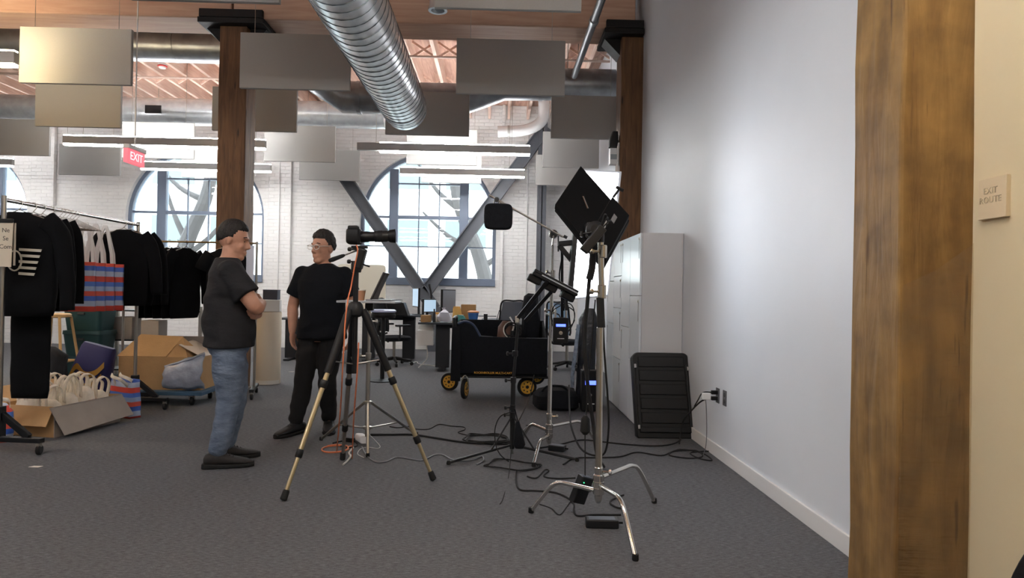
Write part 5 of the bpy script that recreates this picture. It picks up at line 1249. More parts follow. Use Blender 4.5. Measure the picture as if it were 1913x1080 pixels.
# empty hangers
hm = None
for i in range(6):
    Y = 5.63 + i * .045
    t = thing('wire_hanger', '%s empty wire hanger on the chrome rack' % ['first', 'second', 'third', 'fourth', 'fifth', 'sixth'][i], 'hanger', on1(Y), .12, 'empty wire hangers')
    MB().tube(catmull([(-.2, 0, -.13), (-.03, 0, -.05), (0, 0, -.035), (.03, 0, -.05), (.2, 0, -.13)], 5), .0025, 6).tube([(-.2, 0, -.13), (.2, 0, -.13)], .0025, 6).obj('hanger_frame', SATIN, t, w=False)
    MB().tube(hook_pts(), .0022, 6).obj('hook', SATIN, t, w=False)
for i in range(4):
    t = thing('gold_hanger', '%s gold hanger bunched at the left end of the brass rail' % ['first', 'second', 'third', 'fourth'][i], 'hanger', (-4.225 + .035 * i, 7.72, RZ2 - .018), .9, 'gold hangers on the brass rail')
    MB().tube(catmull([(-.15, 0, -.11), (-.03, 0, -.045), (0, 0, -.035), (.03, 0, -.045), (.15, 0, -.11)], 5), .007, 6).tube([(-.15, 0, -.11), (.15, 0, -.11)], .005, 6).obj('hanger_frame', BRASS, t, w=False)
    MB().tube(hook_pts(), .003, 6).obj('hook', BRASS, t, w=False)
# ---- striped totes
def stripe_mat():
    m = bpy.data.materials.new('striped_weave'); m.use_nodes = True; nt = m.node_tree; N = nt.nodes; L = nt.links; b = N['Principled BSDF']; b.inputs['Roughness'].default_value = .45
    tc = N.new('ShaderNodeTexCoord'); sx = N.new('ShaderNodeSeparateXYZ'); L.new(tc.outputs['Object'], sx.inputs[0])
    mu = N.new('ShaderNodeMath'); mu.operation = 'MULTIPLY_ADD'; mu.inputs[1].default_value = 1 / .27; mu.inputs[2].default_value = 10.12; L.new(sx.outputs['Z'], mu.inputs[0])
    fr = N.new('ShaderNodeMath'); fr.operation = 'FRACT'; L.new(mu.outputs[0], fr.inputs[0])
    r = N.new('ShaderNodeValToRGB'); r.color_ramp.interpolation = 'CONSTANT'; e = r.color_ramp.elements
    cols = [(0, (214, 74, 64)), (.18, (176, 190, 216)), (.36, (62, 104, 200)), (.52, (216, 88, 74)), (.68, (160, 182, 220)), (.84, (80, 122, 214))]
    e[0].position = 0; e[0].color = lin(cols[0][1]) + (1,); e[1].position = cols[1][0]; e[1].color = lin(cols[1][1]) + (1,)
    for p_, c_ in cols[2:]: q = e.new(p_); q.color = lin(c_) + (1,)
    L.new(fr.outputs[0], r.inputs[0]); L.new(r.outputs[0], b.inputs['Base Color']); return m
STRIPE = stripe_mat(); STRAP = mat('white_strap', (222, 220, 218), .7); REDB = mat('red_border', (190, 50, 46), .5)
def tote(name, label, loc, rz, h=.44, w=.35, drop=.4, seed=0, group='striped tote bags on the rack'):
    t = thing(name, label, 'tote bag', loc, rz, group)
    mb = MB(); rings = []
    for i in range(9):
        f = i / 8; z = -drop - h * f; d = .015 + .022 * math.sin(PI * min(1, f * .8)) ; ww = w / 2 * (1 - .04 * math.sin(PI * f))
        rings.append([mb.bm.verts.new((x_ * ww, y_ * d, z)) for x_, y_ in ((-1, -.7), (-.5, -1), (0, -.9), (.5, -1), (1, -.7), (1, .7), (.5, 1), (0, .9), (-.5, 1), (-1, .7))])
    mb.skin(rings); wig(mb, .012, 7, seed).obj('bag_body', STRIPE, t, smooth=2, w=False)
    for y_ in (-.022, .022):
        for x_ in (-1, 1):
            MB().strip([(x_ * w * .22, y_ * 1.5, -drop - .14), (x_ * w * .22, y_ * 1.1, -drop), (x_ * w * .2, y_, -drop * .75), (x_ * w * .08, y_ * .4, -drop * .25), (x_ * .004, 0, -.03)], .028, .004, (1, 0, 0)).obj('strap', STRAP, t, w=False)
    return t
for i, (Y, l) in enumerate(((5.98, 'red and blue striped tote bag nearest the sweatshirts'), (6.13, 'striped tote bag second in the hanging row'), (6.28, 'striped tote bag third in the hanging row'), (6.43, 'striped tote bag farthest along the chrome rail'))):
    x, y, z = on1(Y); tote('striped_tote', l, (x - .09, y, z), .12, seed=i + 2)
# notice on the rack post
p = P(6, 456, 4.93); t = thing('paper_notice', 'handwritten cream notice clipped to the near rack post', 'notice', p)
MB().box(p, (.13, .006, .33), Matrix.Rotation(.03, 3, 'Y')).obj('sheet', mat('notice_cream', (212, 200, 180), .7), t, smooth=False)
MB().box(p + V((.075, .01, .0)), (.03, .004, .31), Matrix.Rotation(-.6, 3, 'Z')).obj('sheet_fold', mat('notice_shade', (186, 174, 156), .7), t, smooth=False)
for tx, dz in (('Ne', .1), ('Se', .04), ('Com', -.02)): link('handwriting', text_mesh(tx, .045, frame_m(p + V((.02, -.005, dz)), (1, 0, 0), (0, 0, 1)), .0004), INK, t, world_co=True)
MB().box(p + V((.02, .0, .17)), (.1, .02, .03)).obj('clip', BLACK, t, smooth=False, bevel=.004)
MB().bar(p + V((.02, .02, .17)), V((RN.x, RN.y, p.z + .17)), .02, .02).obj('clip_arm', BLACK, t, smooth=False)
# white sheet at the brass rack end
p = P(467, 500, 7.6); t = thing('hanging_sheet', 'white printed sheet hanging at the brass rail end', 'notice', p)
MB().box(p, (.085, .004, .5)).obj('sheet', mat('bluish_paper', (210, 216, 232), .6), t, smooth=False)
MB().tube([p + V((0, 0, .25)), (p.x, 7.72, RZ2)], .003, 6).obj('string', RUBBER, t)

# ================================================================ boxes and bags on the floor
A_, B_ = G(100, 818), G(224, 787)
dv = (B_ - A_); lv = V((-dv.y, dv.x, 0)).normalized() * .52
if lv.x > 0: lv = -lv
bh = .25
t = thing('open_carton', 'open cardboard box full of tote bags under the rack', 'box', (A_ + B_) / 2 + lv * .5)
def wl(name, a, b, m=CARD, h=bh, th=.006):
    MB().slab([a, b, b + V((0, 0, h)), a + V((0, 0, h))], th).obj(name, m, t, smooth=False)
wl('box_side', A_, B_, CARDG); wl('box_side', A_ + lv, B_ + lv); wl('box_side', A_, A_ + lv); wl('box_side', B_, B_ + lv)
MB().slab([A_, B_, B_ + lv, A_ + lv], .006).obj('box_bottom', CARD, t, smooth=False)
ou = -lv.normalized(); zt = V((0, 0, bh))
MB().slab([A_ + zt - dv * .06, B_ + zt + dv * .02, B_ + dv * .07 + ou * .1 + V((0, 0, .06)), A_ - dv * .02 + ou * .12 + V((0, 0, .03))], .006).obj('flap', CARDG, t, smooth=False)
MB().slab([A_ + zt, A_ + lv + zt, A_ + lv - dv * .09 + V((0, 0, .1)), A_ - dv * .1 + V((0, 0, .1))], .006).obj('flap', CARD, t, smooth=False)
MB().slab([A_ + lv + zt, B_ + lv + zt, B_ + lv - ou * .2 + V((0, 0, .36)), A_ + lv - ou * .2 + V((0, 0, .36))], .006).obj('flap', CARD, t, smooth=False)
# totes in the box
def crumpled(label, c, w, d, h, rz, m, seed, straps=2, trimred=False):
    t = thing('folded_tote', label, 'tote bag', c, rz, 'folded tote bags in the carton')
    mb = MB(); rings = []
    for i, (f, k) in enumerate(((0, .8), (.25, 1.0), (.6, .95), (.85, .75), (1, .35))):
        rings.append([mb.bm.verts.new((w / 2 * k * math.copysign(abs(math.cos(a)) ** .7, math.cos(a)), d / 2 * k * math.copysign(abs(math.sin(a)) ** .7, math.sin(a)), h * f)) for a in [2 * PI * j / 20 for j in range(20)]])
    mb.skin(rings); wig(mb, .014, 8, seed).obj('bag_body', m, t, smooth=2, w=False)
    rn = random.Random(seed)
    for s in range(straps):
        x0 = rn.uniform(-w * .35, w * .35); y0 = rn.uniform(-d * .3, d * .1)
        x0 = 0; y0 = (-.03, .04)[s % 2]; pts = catmull([(x0 - .06, y0, h * .75), (x0 - .07, y0 - .01, h + .07 + .04 * rn.random()), (x0, y0 - .02, h + .1 + .06 * rn.random()), (x0 + .07, y0 - .015, h + .06), (x0 + .06, y0, h * .75)], 6)
        ph = rn.uniform(-.6, .6)
        MB().strip(pts, .034, .005, (math.sin(ph) * .5, math.cos(ph), .3)).obj('strap', CANVAS, t, smooth=2, w=False)
    if trimred: MB().box((0, -d / 2 - .0, h * .62), (w * .7, .02, .03)).obj('red_border', REDB, t, smooth=False, w=False, bevel=.006)
    return t
def inb(u, v, z): return A_ + dv * u + lv * v + V((0, 0, z))
names = ['cream tote bag at the near left of the carton', 'cream tote bag with red edge near the carton flap', 'second red-edged cream tote along the carton flap', 'cream tote at the carton right end', 'cream tote behind, against the long black garment', 'cream tote on top at the back of the carton', 'cream tote with a tall looping strap at the back right']
for i, (u, v, r) in enumerate(((.14, .27, 0), (.38, .27, 1), (.62, .27, 1), (.86, .27, 0), (.2, .74, 0), (.5, .74, 0), (.8, .74, 0))):
    crumpled(names[i], inb(u, v, .022), dv.length * (.205 if i < 4 else .26), .2, .27 + .03 * (i % 3), math.atan2(dv.y, dv.x), CANVAS, 40 + i, 2, bool(r))
x = inb(1.3, .25, 0); t = thing('striped_tote', 'striped tote standing beside the right end of the carton', 'tote bag', x, -.5, 'striped tote bags on the floor')
mb = MB(); rings = []
for i in range(8):
    f = i / 7; rings.append([mb.bm.verts.new((a * .16, b * .07 * (1 - .4 * f), .36 * f)) for a, b in ((-1, -.8), (-.4, -1), (.4, -1), (1, -.8), (1, .8), (.4, 1), (-.4, 1), (-1, .8))])
mb.skin(rings); wig(mb, .014, 7, 3).obj('bag_body', STRIPE, t, smooth=2, w=False)
for y_ in (-.04, .04): MB().strip(catmull([(-.08, y_, .3), (-.07, y_ - .05, .4), (.05, y_ - .12, .4), (.16, y_ - .1, .37), (.1, y_, .3)], 6), .03, .005, (0, .4, 1)).obj('strap', CANVAS, t, smooth=2, w=False)
x = inb(-.3, .55, 0); t = thing('striped_tote', 'striped tote lying at the left edge by the rack post', 'tote bag', x, .7, 'striped tote bags on the floor')
blob([((0, 0, 0), .09, .07), ((0, 0, .1), .1, .08), ((0, 0, .24), .085, .065), ((0, 0, .3), .04, .03)], 20, 2.6, .012, 33).obj('bag_body', STRIPE, t, smooth=2, w=False)
MB().strip(catmull([(-.06, -.03, .24), (-.05, -.06, .33), (.05, -.06, .33), (.06, -.03, .24)], 6), .03, .005, (0, .4, 1)).obj('strap', CANVAS, t, smooth=2, w=False)
# big carton on a dolly
D0 = V((P(228, 700, 7.3).x, 7.13, 0)); D1 = V((P(398, 700, 7.4).x, 7.62, 0))
t = thing('furniture_dolly', 'black dolly with a blue deck under the big carton', 'dolly', ((D0.x + D1.x) / 2, 7.25, 0))
MB().bx((D0.x, D0.y - .12, .11), (D1.x + .05, D1.y, .15)).obj('deck', mat('dolly_blue', (52, 84, 110), .6), t, smooth=False, bevel=.006)
MB().bx((D0.x - .02, D0.y - .14, .1), (D0.x + .5, D0.y - .1, .14)).obj('edge_rail', BLACKM, t, smooth=False)
for xx in (D0.x + .15, D1.x - .08):
    for yy in (D0.y - .05, D1.y - .1):
        w = MB().lathe((xx - .02, yy, .05), [(.04, 0), (.05, .008), (.05, .032), (.04, .04)], 16, (1, .3, 0)).obj('caster_wheel', RUBBER, t); MB().bx((xx - .025, yy - .02, .06), (xx + .025, yy + .02, .11)).obj('caster_fork', SATIN, w, smooth=False)
t = thing('big_carton', 'large open cardboard box with raised flaps on the dolly', 'box', ((D0.x + D1.x) / 2, 7.25, .15))
x0, x1, y0, y1, z0, z1 = D0.x + .06, D1.x - .02, 7.13, 7.6, .151, .5
for a, b in (((x0, y0), (x1, y0)), ((x0, y1), (x1, y1)), ((x0, y0), (x0, y1)), ((x1, y0), (x1, y1))):
    MB().slab([(a[0], a[1], z0), (b[0], b[1], z0), (b[0], b[1], z1), (a[0], a[1], z1)], .006).obj('box_side', CARD, t, smooth=False)
MB().bx((x0, y0, z0), (x1, y1, z0 + .006)).obj('box_bottom', CARD, t, smooth=False)
xm = x0 + .52
MB().slab([(x0 - .02, y0 + .0, z1), (xm - .03, y0 + .0, z1), (xm + .06, y0 + .2, z1 + .2), (x0 + .12, y0 + .2, z1 + .22)], .006).obj('flap', CARD, t, smooth=False)
MB().slab([(xm + .05, y0 + .2, z1 + .2), (xm - .03, y0 + .01, z1 + .0), (xm + .2, y0 + .02, z1 - .06), (xm + .24, y0 + .22, z1 + .03)], .006).obj('flap', CARD, t, smooth=False)
MB().slab([(x0 + .1, y1, z1), (x1, y1, z1), (x1 + .0, y1 - .12, z1 + .2), (x0 + .3, y1 - .12, z1 + .2)], .006).obj('flap', CARDG, t, smooth=False)
MB().slab([(x1, y0 + .02, z1), (x1, y1, z1), (x1 - .25, y1 - .05, z1 + .16), (x1 - .28, y0 + .1, z1 + .12)], .006).obj('flap', mat('pale_card', (196, 184, 170), .85), t, smooth=False)
t = thing('plastic_sheet', 'crumpled clear plastic sheet over the big carton right side', 'plastic sheet', (x1 - .2, y0 - .05, z0))
mb = MB(); rings = []
for i in range(12):
    u = i / 11; rings.append([mb.bm.verts.new(V((x1 - .36 + u * .42, y0 - .04 - .06 * math.sin(PI * f) + .0, z0 + .02 + .33 * f * (.75 + .35 * u))) + noise.noise_vector(V((u * 4, f * 4, 3))) * .03) for f in [k / 9 for k in range(10)]])
for a, b in zip(rings, rings[1:]):
    for k in range(9): mb.bm.faces.new((a[k], b[k], b[k + 1], a[k + 1]))
o = mb.obj('sheet', mat('milky_plastic', (172, 178, 192), .25, 0, var=.3, scale=9, bump=.5, bscale=14), t, smooth=2); sd = o.modifiers.new('thick', 'SOLIDIFY'); sd.thickness = .004
MB().tube([(x1 - .36, y0 - .03, z0 + .25), (x1 - .1, y0 - .07, z0 + .33), (x1 + .06, y0 - .04, z0 + .4)], .012, 8).obj('rolled_edge', mat('milky_plastic', (172, 178, 192)), t)
# dark sack, navy bag, striped bag under the dolly edge
p = G(85, 728); p = V((P(88, 690, 6.75).x, 6.75, 0)); t = thing('dark_sack', 'dark grey crumpled sack left of the navy bag', 'sack', p)
blob([(p, .2, .15), (p + V((0, 0, .12)), .23, .18), (p + V((0, 0, .35)), .21, .17), (p + V((-.02, 0, .52)), .17, .13), (p + V((-.03, 0, .62)), .1, .08), (p + V((-.03, 0, .65)), .03, .03)], 28, 2.2, .045, 51).obj('sack_body', mat('sack_grey', (44, 46, 50), .85, var=.3, scale=8, bump=.6, bscale=10), t, smooth=2)
MB().tube(catmull([p + V((-.1, -.05, .6)), p + V((-.04, -.1, .67)), p + V((.04, -.08, .62))], 5), .015, 8).obj('sack_tie', BLACKF, t)
p = V((P(170, 690, 7.1).x, 7.1, 0)); t = thing('navy_bag', 'navy and yellow bag tilted behind the tote pile', 'bag', p)
Mx = Matrix.Rotation(.25, 4, 'Y'); mb = MB(); mb.loft([((0, 0, 0), (1, 0, 0), (0, 1, 0), .17, .1), ((0, 0, .3), (1, 0, 0), (0, 1, 0), .19, .12), ((0, 0, .56), (1, 0, 0), (0, 1, 0), .17, .07), ((0, 0, .6), (1, 0, 0), (0, 1, 0), .16, .04)], 20, 4)
bmesh.ops.transform(mb.bm, matrix=Matrix.Translation(p + V((-.06, 0, .035))) @ Mx, verts=mb.bm.verts); mb.obj('bag_body', mat('navy_cloth', (40, 40, 92), .7), t)
pts = catmull([V((-.15, -.125, .22)), V((-.1, -.135, .36)), V((0, -.135, .3)), V((.1, -.135, .34)), V((.16, -.12, .44))], 6)
MB().strip([(Matrix.Translation(p + V((-.06, 0, .035))) @ Mx) @ q for q in pts], .06, .006, (0, 0, 1)).obj('yellow_band', mat('mustard_cloth', (176, 132, 58), .7), t)
MB().strip([(Matrix.Translation(p + V((-.06, 0, .035))) @ Mx) @ (q + V((0, .003, -.12))) for q in pts], .05, .006, (0, 0, 1)).obj('yellow_band', mat('mustard_cloth', (176, 132, 58)), t)
# stool behind
p = V((P(98, 620, 8.3).x, 8.35, 0)); t = thing('wooden_stool', 'pale wooden bar stool seen under the sweatshirts', 'stool', p)
PALE = mat('pale_wood', (206, 168, 112), .55, var=.15, scale=9, stretch=(1, 1, .1))
MB().lathe(p, [(.14, .84), (.17, .85), (.17, .88), (.15, .89)], 24).obj('seat', PALE, t)
for sx in (-1, 1):
    for sy in (-1, 1): MB().tube([p + V((sx * .22, sy * .2, 0)), p + V((sx * .12, sy * .11, .85))], [.018, .016], 10).obj('leg', PALE, t)
for a, b in (((-.185, -.165), (.185, -.165)), ((-.185, .165), (.185, .165)), ((-.185, -.165), (-.185, .165)), ((.185, -.165), (.185, .165))): MB().tube([p + V((a[0], a[1], .3)), p + V((b[0], b[1], .3))], .011, 8).obj('rung', PALE, t)
# teal bins
TEAL = mat('dark_teal', (28, 62, 66), .5)
for i, l in enumerate(('bottom dark teal bin behind the tote bags', 'middle dark teal bin of the stack', 'top dark teal bin of the stack')):
    p = V((P(168, 620, 8.85).x, 8.86, i * .33)); t = thing('storage_bin', l, 'bin', p, 0, 'teal storage bins')
    MB().loft([(p + V((0, 0, .0)), (1, 0, 0), (0, 1, 0), .22, .17), (p + V((0, 0, .28)), (1, 0, 0), (0, 1, 0), .25, .2)], 28, 8).obj('bin_body', TEAL, t)
    MB().loft([(p + V((0, 0, .28)), (1, 0, 0), (0, 1, 0), .26, .21), (p + V((0, 0, .328)), (1, 0, 0), (0, 1, 0), .255, .205)], 28, 8).obj('bin_lid', TEAL, t)
    MB().box(p + V((0, -.2, .22)), (.09, .03, .03)).obj('handle', mat('teal_handle', (50, 56, 58), .5), t, smooth=False, bevel=.005)
# dark shelf with goods behind the shirts
sx0, sx1, sy = P(205, 620, 9.3).x, P(385, 620, 9.3).x, 9.3
t = thing('shelf_unit', 'low grey metal shelf unit behind the racks', 'shelf', ((sx0 + sx1) / 2, sy, 0))
for x in (sx0, sx1):
    for y in (sy - .18, sy + .18): MB().bx((x - .02, y - .02, 0), (x + .02, y + .02, .98)).obj('upright', SATIN, t, smooth=False)
for z in (.12, .52, .92): MB().bx((sx0, sy - .2, z - .02), (sx1, sy + .2, z)).obj('shelf_board', DLEG, t, smooth=False)
for i, (u, w, h, z, m, l, n_) in enumerate(((.2, .26, .3, .52, CARDG, 'grey carton at the left of the metal shelf', 'carton'), (.48, .24, .26, .52, CARDG, 'grey carton in the middle of the metal shelf', 'carton'), (.78, .34, .1, .92, PAPER, 'flat pale parcel on the metal shelf top', 'parcel'), (.45, .3, .07, .92, mat('slate', (74, 78, 92)), 'slate parcel on the metal shelf top', 'parcel'))):
    p = V((sx0 + (sx1 - sx0) * u, sy - .05, z + .001)); item(n_, l, 'box', [('box_body', MB().box(p + V((0, 0, h / 2)), (w, .24, h)), m, False), ('box_tape', MB().box(p + V((0, 0, h + .001)), (.05, .24, .002)), CARD, False)], p)
# scraps on the carpet
for px, py, l in ((66, 873, 'small white paper scrap near the rack caster'), (544, 695, 'tiny white paper scrap on the carpet between the men')):
    p = G(px, py); t = thing('paper_scrap', l, 'paper scrap', p)
    MB().slab([p + V((-.04, -.012, .003)), p + V((.03, -.02, .003)), p + V((.045, .012, .004)), p + V((-.02, .016, .004))], .002).obj('scrap', PAPER, t, smooth=False)
    MB().slab([p + V((-.035, -.01, .006)), p + V((-.01, -.014, .006)), p + V((-.005, .008, .006))], .001).obj('folded_corner', PAPER, t, smooth=False)
# ================================================================ people
def hand(mb, wr, d, nrm, side, curl, L=.19):
    # d: direction of the fingers, nrm: the way the palm faces, side: +1 puts the thumb along nrm x d
    d = V(d).normalized(); nrm = V(nrm); nrm = (nrm - d * nrm.dot(d)).normalized(); w = nrm.cross(d).normalized() * side
    wr = V(wr); pl = L * .5
    mb.loft([(wr - d * .03, w, nrm, .027, .02), (wr + d * .01, w, nrm, .031, .018), (wr + d * pl * .55, w, nrm, .041, .016), (wr + d * pl, w, nrm, .04, .013)], 14, 2.6)
    for i, (o, ln) in enumerate(((.03, .44), (.0105, .5), (-.0105, .47), (-.03, .37))):
        p = wr + d * (pl - .012) + w * o; dd = d + w * (o * 1.6); dd.normalize(); pts = [p]; rr = [.0088]
        ang = curl * .5
        for s, fr in enumerate((.45, .32, .23)):
            q = (dd * math.cos(ang) + nrm * math.sin(ang)); pts.append(pts[-1] + q * (L * ln * fr)); ang += curl * .75; rr.append(.0085 - .001 * s)
        pts.append(pts[-1] + (pts[-1] - pts[-2]).normalized() * .005); rr.append(.0035)
        mb.tube(pts, rr, 8)
    p = wr + d * pl * .25 + w * .03
    t1 = p + (d * .6 + w * .75 + nrm * .25).normalized() * .04; t2 = t1 + (d * .9 + w * .25 + nrm * .3).normalized() * .032; t3 = t2 + (d + nrm * .4).normalized() * .024
    mb.tube([p - d * .01 - w * .012, t1, t2, t3, t3 + (t3 - t2) * .2], [.015, .0125, .0105, .009, .004], 8)
def limb(mb, pts, rs, n=14, k=5):
    # rounded tapering limb through the joints
    q = catmull(pts, k); out = []
    m_ = len(pts) - 1
    for i in range(len(q)):
        f = i / k; a = min(int(f), m_ - 1); out.append(rs[a] + (rs[a + 1] - rs[a]) * (f - a))
    mb.tube(q, out, n)
    mb.ell(pts[0], (rs[0],) * 3, 12); mb.ell(pts[-1], (rs[-1],) * 3, 12)
def hairline(x):
    K = [(-1, -.62), (-.5, -.46), (-.15, -.22), (.08, -.12), (.26, -.1), (.36, .22), (.5, .44), (1, .5)]
    for (a, b), (c, d) in zip(K, K[1:]):
        if x <= c: return b + (d - b) * (x - a) / (c - a)
    return .5
def person(label, loc, rz, J, shirt, pants, shoe_m, head_yaw, head_pitch, hair_m, glasses=False, skin=SKIN, wavy=0.0, belly=1.0, hem=.83, seed=1, sole_m=None, wide=1.0, arm=1.0, hk=1.08, fs=1.1):
    t = thing('person', label, 'person', loc, rz)
    hs, ws = J['neck'], J['waist']
    X, Y_, Z = V((1, 0, 0)), V((0, 1, 0)), V((0, 0, 1))
    tw = J.get('twist', 0.0)
    yw = V((-math.sin(tw), math.cos(tw), 0)); xw = V((math.cos(tw), math.sin(tw), 0))
    shm = (V(J['shL']) + V(J['shR'])) / 2
    pel = (V(J['hipL']) + V(J['hipR'])) / 2
    def tor(z):   # centre line of the trunk
        f = (z - pel.z) / (shm.z - pel.z); c = pel.lerp(shm, f); return V((c.x, c.y, z))
    def trunk(g, z0=None, top=True):
        S = [(pel.z - .1, .15, .105), (pel.z - .02, .168, .12), (pel.z + .08, .165, .118 * belly), (pel.z + .18, .16, .118 * belly), (pel.z + .3, .172, .122 * belly), (shm.z - .15, .188, .125), (shm.z - .06, .19, .115), (shm.z - .01, .182, .1), (shm.z + .03, .165, .084), (shm.z + .06, .125, .073), (shm.z + .085, .078, .064), (shm.z + .1, .058, .058)]
        S = [(z, a * wide, b * wide) for z, a, b in S]
        out = []
        for z, a, b in S:
            if z0 is not None and z < z0: continue
            gg = g + (.016 * max(0, min(1, (pel.z + .3 - z) / .2)) if g else 0); out.append((tor(z) + (xw * .012 if shm.z - .2 < z < shm.z - .03 else V()), xw, yw, b + gg, a + gg))
        if z0 is not None:
            a0 = out[0]; out.insert(0, (tor(z0), xw, yw, a0[3] + .008, a0[4] + .006))
        return out
    # --- body, one continuous surface
    mb = MB(); mb.loft(trunk(0.0), 24, 2.3)
    hc = V(J['head'])
    limb(mb, [shm + Z * .02, shm.lerp(hc, .55), hc + V((-.01, 0, -.06))], [.074, .064, .064])
    HM = Matrix.Rotation(head_yaw, 3, 'Z') @ Matrix.Rotation(head_pitch, 3, 'Y')
    k = hk
    def hp(x, y, z): return hc + HM @ (V((x, y, z)) * k)
    def he(c, r, n=16): mb.ell(hp(*c), tuple(q * k for q in r), n, HM)
    he((-.012, 0, .03), (.096, .075, .095), 24); he((.02, 0, -.035), (.072, .062, .085), 20); he((.058, 0, -.098), (.032, .036, .027)); he((.03, 0, -.085), (.05, .052, .035))
    he((.078, 0, .03), (.016, .046, .013)); he((.088, 0, -.06), (.0105, .025, .007)); he((.087, 0, -.073), (.0105, .021, .008))
    for s in (-1, 1): he((.062, s * .034, -.025), (.022, .02, .022)); he((-.008, s * .075, -.008), (.017, .009, .028)); he((-.004, s * .078, .002), (.018, .008, .015))
    mb.tube([hp(.082, 0, .022), hp(.098, 0, -.004), hp(.108, 0, -.026), hp(.096, 0, -.036)], [.008, .01, .013, .008], 10)
    for s in (-1, 1): he((.094, s * .011, -.032), (.01, .008, .007))
    for sd, S in (('L', 1), ('R', -1)):
        sh, el, wr = V(J['sh' + sd]), V(J['el' + sd]), V(J['wr' + sd])
        limb(mb, [sh, sh.lerp(el, .5), el, el.lerp(wr, .35), wr], [.058 * arm, .05 * arm, .043 * arm, .044 * arm, .029])
        hd_, hn = J['hand' + sd]
        hand(mb, wr, hd_, hn, J.get('thumb' + sd, S), J.get('curl' + sd, .35))
        hp_, kn, an = V(J['hip' + sd]), V(J['knee' + sd]), V(J['ank' + sd])
        limb(mb, [hp_, hp_.lerp(kn, .5), kn, kn.lerp(an, .35), an], [.088, .08, .055, .056, .038])
        fd = V(J['foot' + sd]).normalized()
        limb(mb, [an, an + fd * .05 - Z * .035, an + fd * .13 - Z * .06], [.036, .035, .024])
    link('body', remeshed(mb, .0065, 3), skin, t, smooth=0)
    # --- shirt
    mb = MB(); mb.loft(trunk(.014, hem), 26, 2.3)
    for sd in 'LR':
        sh, el = V(J['sh' + sd]), V(J['el' + sd]); e = sh.lerp(el, .68)
        mb.tube([sh.lerp(shm, .3), sh, sh.lerp(el, .35), e], [.066 * arm, .072 * arm, .074 * arm, .08 * arm], 18)
        mb.ell(sh, (.07 * arm,) * 3, 14)
    me = remeshed(mb, .009, 9, 'tshirt')
    for v in me.vertices:
        n = noise.noise_vector(V((v.co.x * 4 + v.co.z * 3, v.co.y * 5, v.co.z * 10)) + V((seed, 0, 0))); f = .35 + .65 * max(0, 1 - abs(v.co.z - (hem + .15)) / .35)
        if v.co.z > shm.z - .03: f *= .3
        v.co += V((n.x, n.y, n.z)) * (.017 * f)
    link('t_shirt', me, shirt, t, smooth=0)
    # --- trousers
    mb = MB()
    mb.loft([(tor(pel.z - .1), xw, yw, .118, .165), (tor(pel.z - .04), xw, yw, .13 * wide, .178 * wide), (tor(pel.z + .02), xw, yw, .122 * wide, .17 * wide), (tor(pel.z + .1), xw, yw, .1 * wide, .15 * wide)], 24, 2.3)
    for sd in 'LR':
        hp_, kn, an = V(J['hip' + sd]), V(J['knee' + sd]), V(J['ank' + sd])
        limb(mb, [hp_, hp_.lerp(kn, .5), kn, kn.lerp(an, .45), an + Z * .045], [.098 * wide, .098 * wide, .079, .074, .063], 18)
    me = remeshed(mb, .009, 3, 'trousers')
    for v in me.vertices:
        if v.co.z < pel.z + .05:
            n = noise.noise_vector(V((v.co.x * 7, v.co.y * 7, v.co.z * 16)) + V((seed * 2, 0, 0))); v.co += n * .009
    link('trousers', me, pants, t, smooth=0)
    # --- shoes
    for sd in 'LR':
        an = V(J['ank' + sd]); fd = V(J['foot' + sd]); fd.z = 0; fd.normalize(); sdv = V((-fd.y, fd.x, 0)); b = V((an.x, an.y, 0))
        mb = MB(); secs = []
        for x, hw, h0, h1 in ((-.085, .022, .03, .075), (-.075, .034, .022, .095), (-.03, .04, .022, .115), (.02, .042, .022, .105), (.07, .046, .022, .085), (.12, .05, .022, .066), (.165, .045, .022, .054), (.195, .03, .024, .044), (.205, .015, .028, .038)):
            secs.append((b + fd * x * fs + Z * ((h0 + h1) / 2), sdv, Z, hw * fs, (h1 - h0) / 2))
        sh = mb.loft(secs, 18, 2.5).obj('shoe', shoe_m, t, smooth=2, w=False)
        mb = MB(); secs = []
        for x, hw, z1 in ((-.095, .02, .034), (-.08, .038, .036), (-.02, .043, .032), (.06, .047, .03), (.13, .053, .03), (.18, .044, .032), (.212, .018, .036)):
            secs.append((b + fd * x * fs + Z * (z1 / 2), sdv, Z, hw * fs, z1 / 2))
        mb.loft(secs, 18, 4).obj('sole', sole_m or RUBBER, sh, smooth=True, w=False)
        mb = MB()
        for q in range(4): c = b + fd * (.03 + q * .022) + Z * (.108 - q * .011); mb.tube([c - sdv * .022, c + Z * .006, c + sdv * .022], .003, 6)
        mb.obj('laces', shoe_m, sh, smooth=2, w=False)
    # --- hair
    mb = MB(); N1, N2 = 36, 56; rings = []
    for j in range(N1 + 1):
        th = .04 + (PI - .08) * j / N1; rg = []
        for i in range(N2):
            a = 2 * PI * i / N2; dx, dy, dz = math.sin(th) * math.cos(a), math.sin(th) * math.sin(a), math.cos(th)
            T = hairline(dx) + .07 * noise.noise(V((dx, dy, dz)) * 9 + V((seed, 0, 0)))
            f = min(1, max(0, (dz - T + .05) / .1)); f = f * f * (3 - 2 * f)
            thick = 1.065 + .1 * max(0, dz) + .02 * noise.noise(V((dx * 3, dy * 3, dz)) * 5) + wavy * (.08 * max(0, dz) + .1 * noise.noise(V((dx, dy, dz)) * 4.5) * f)
            r = .9 + (thick - .9) * f
            rg.append(mb.bm.verts.new(hp(-.012 + .096 * r * dx, .0765 * r * dy, .032 + .097 * r * dz)))
        rings.append(rg)
    mb.skin(rings).obj('hair', hair_m, t, smooth=2, w=False)
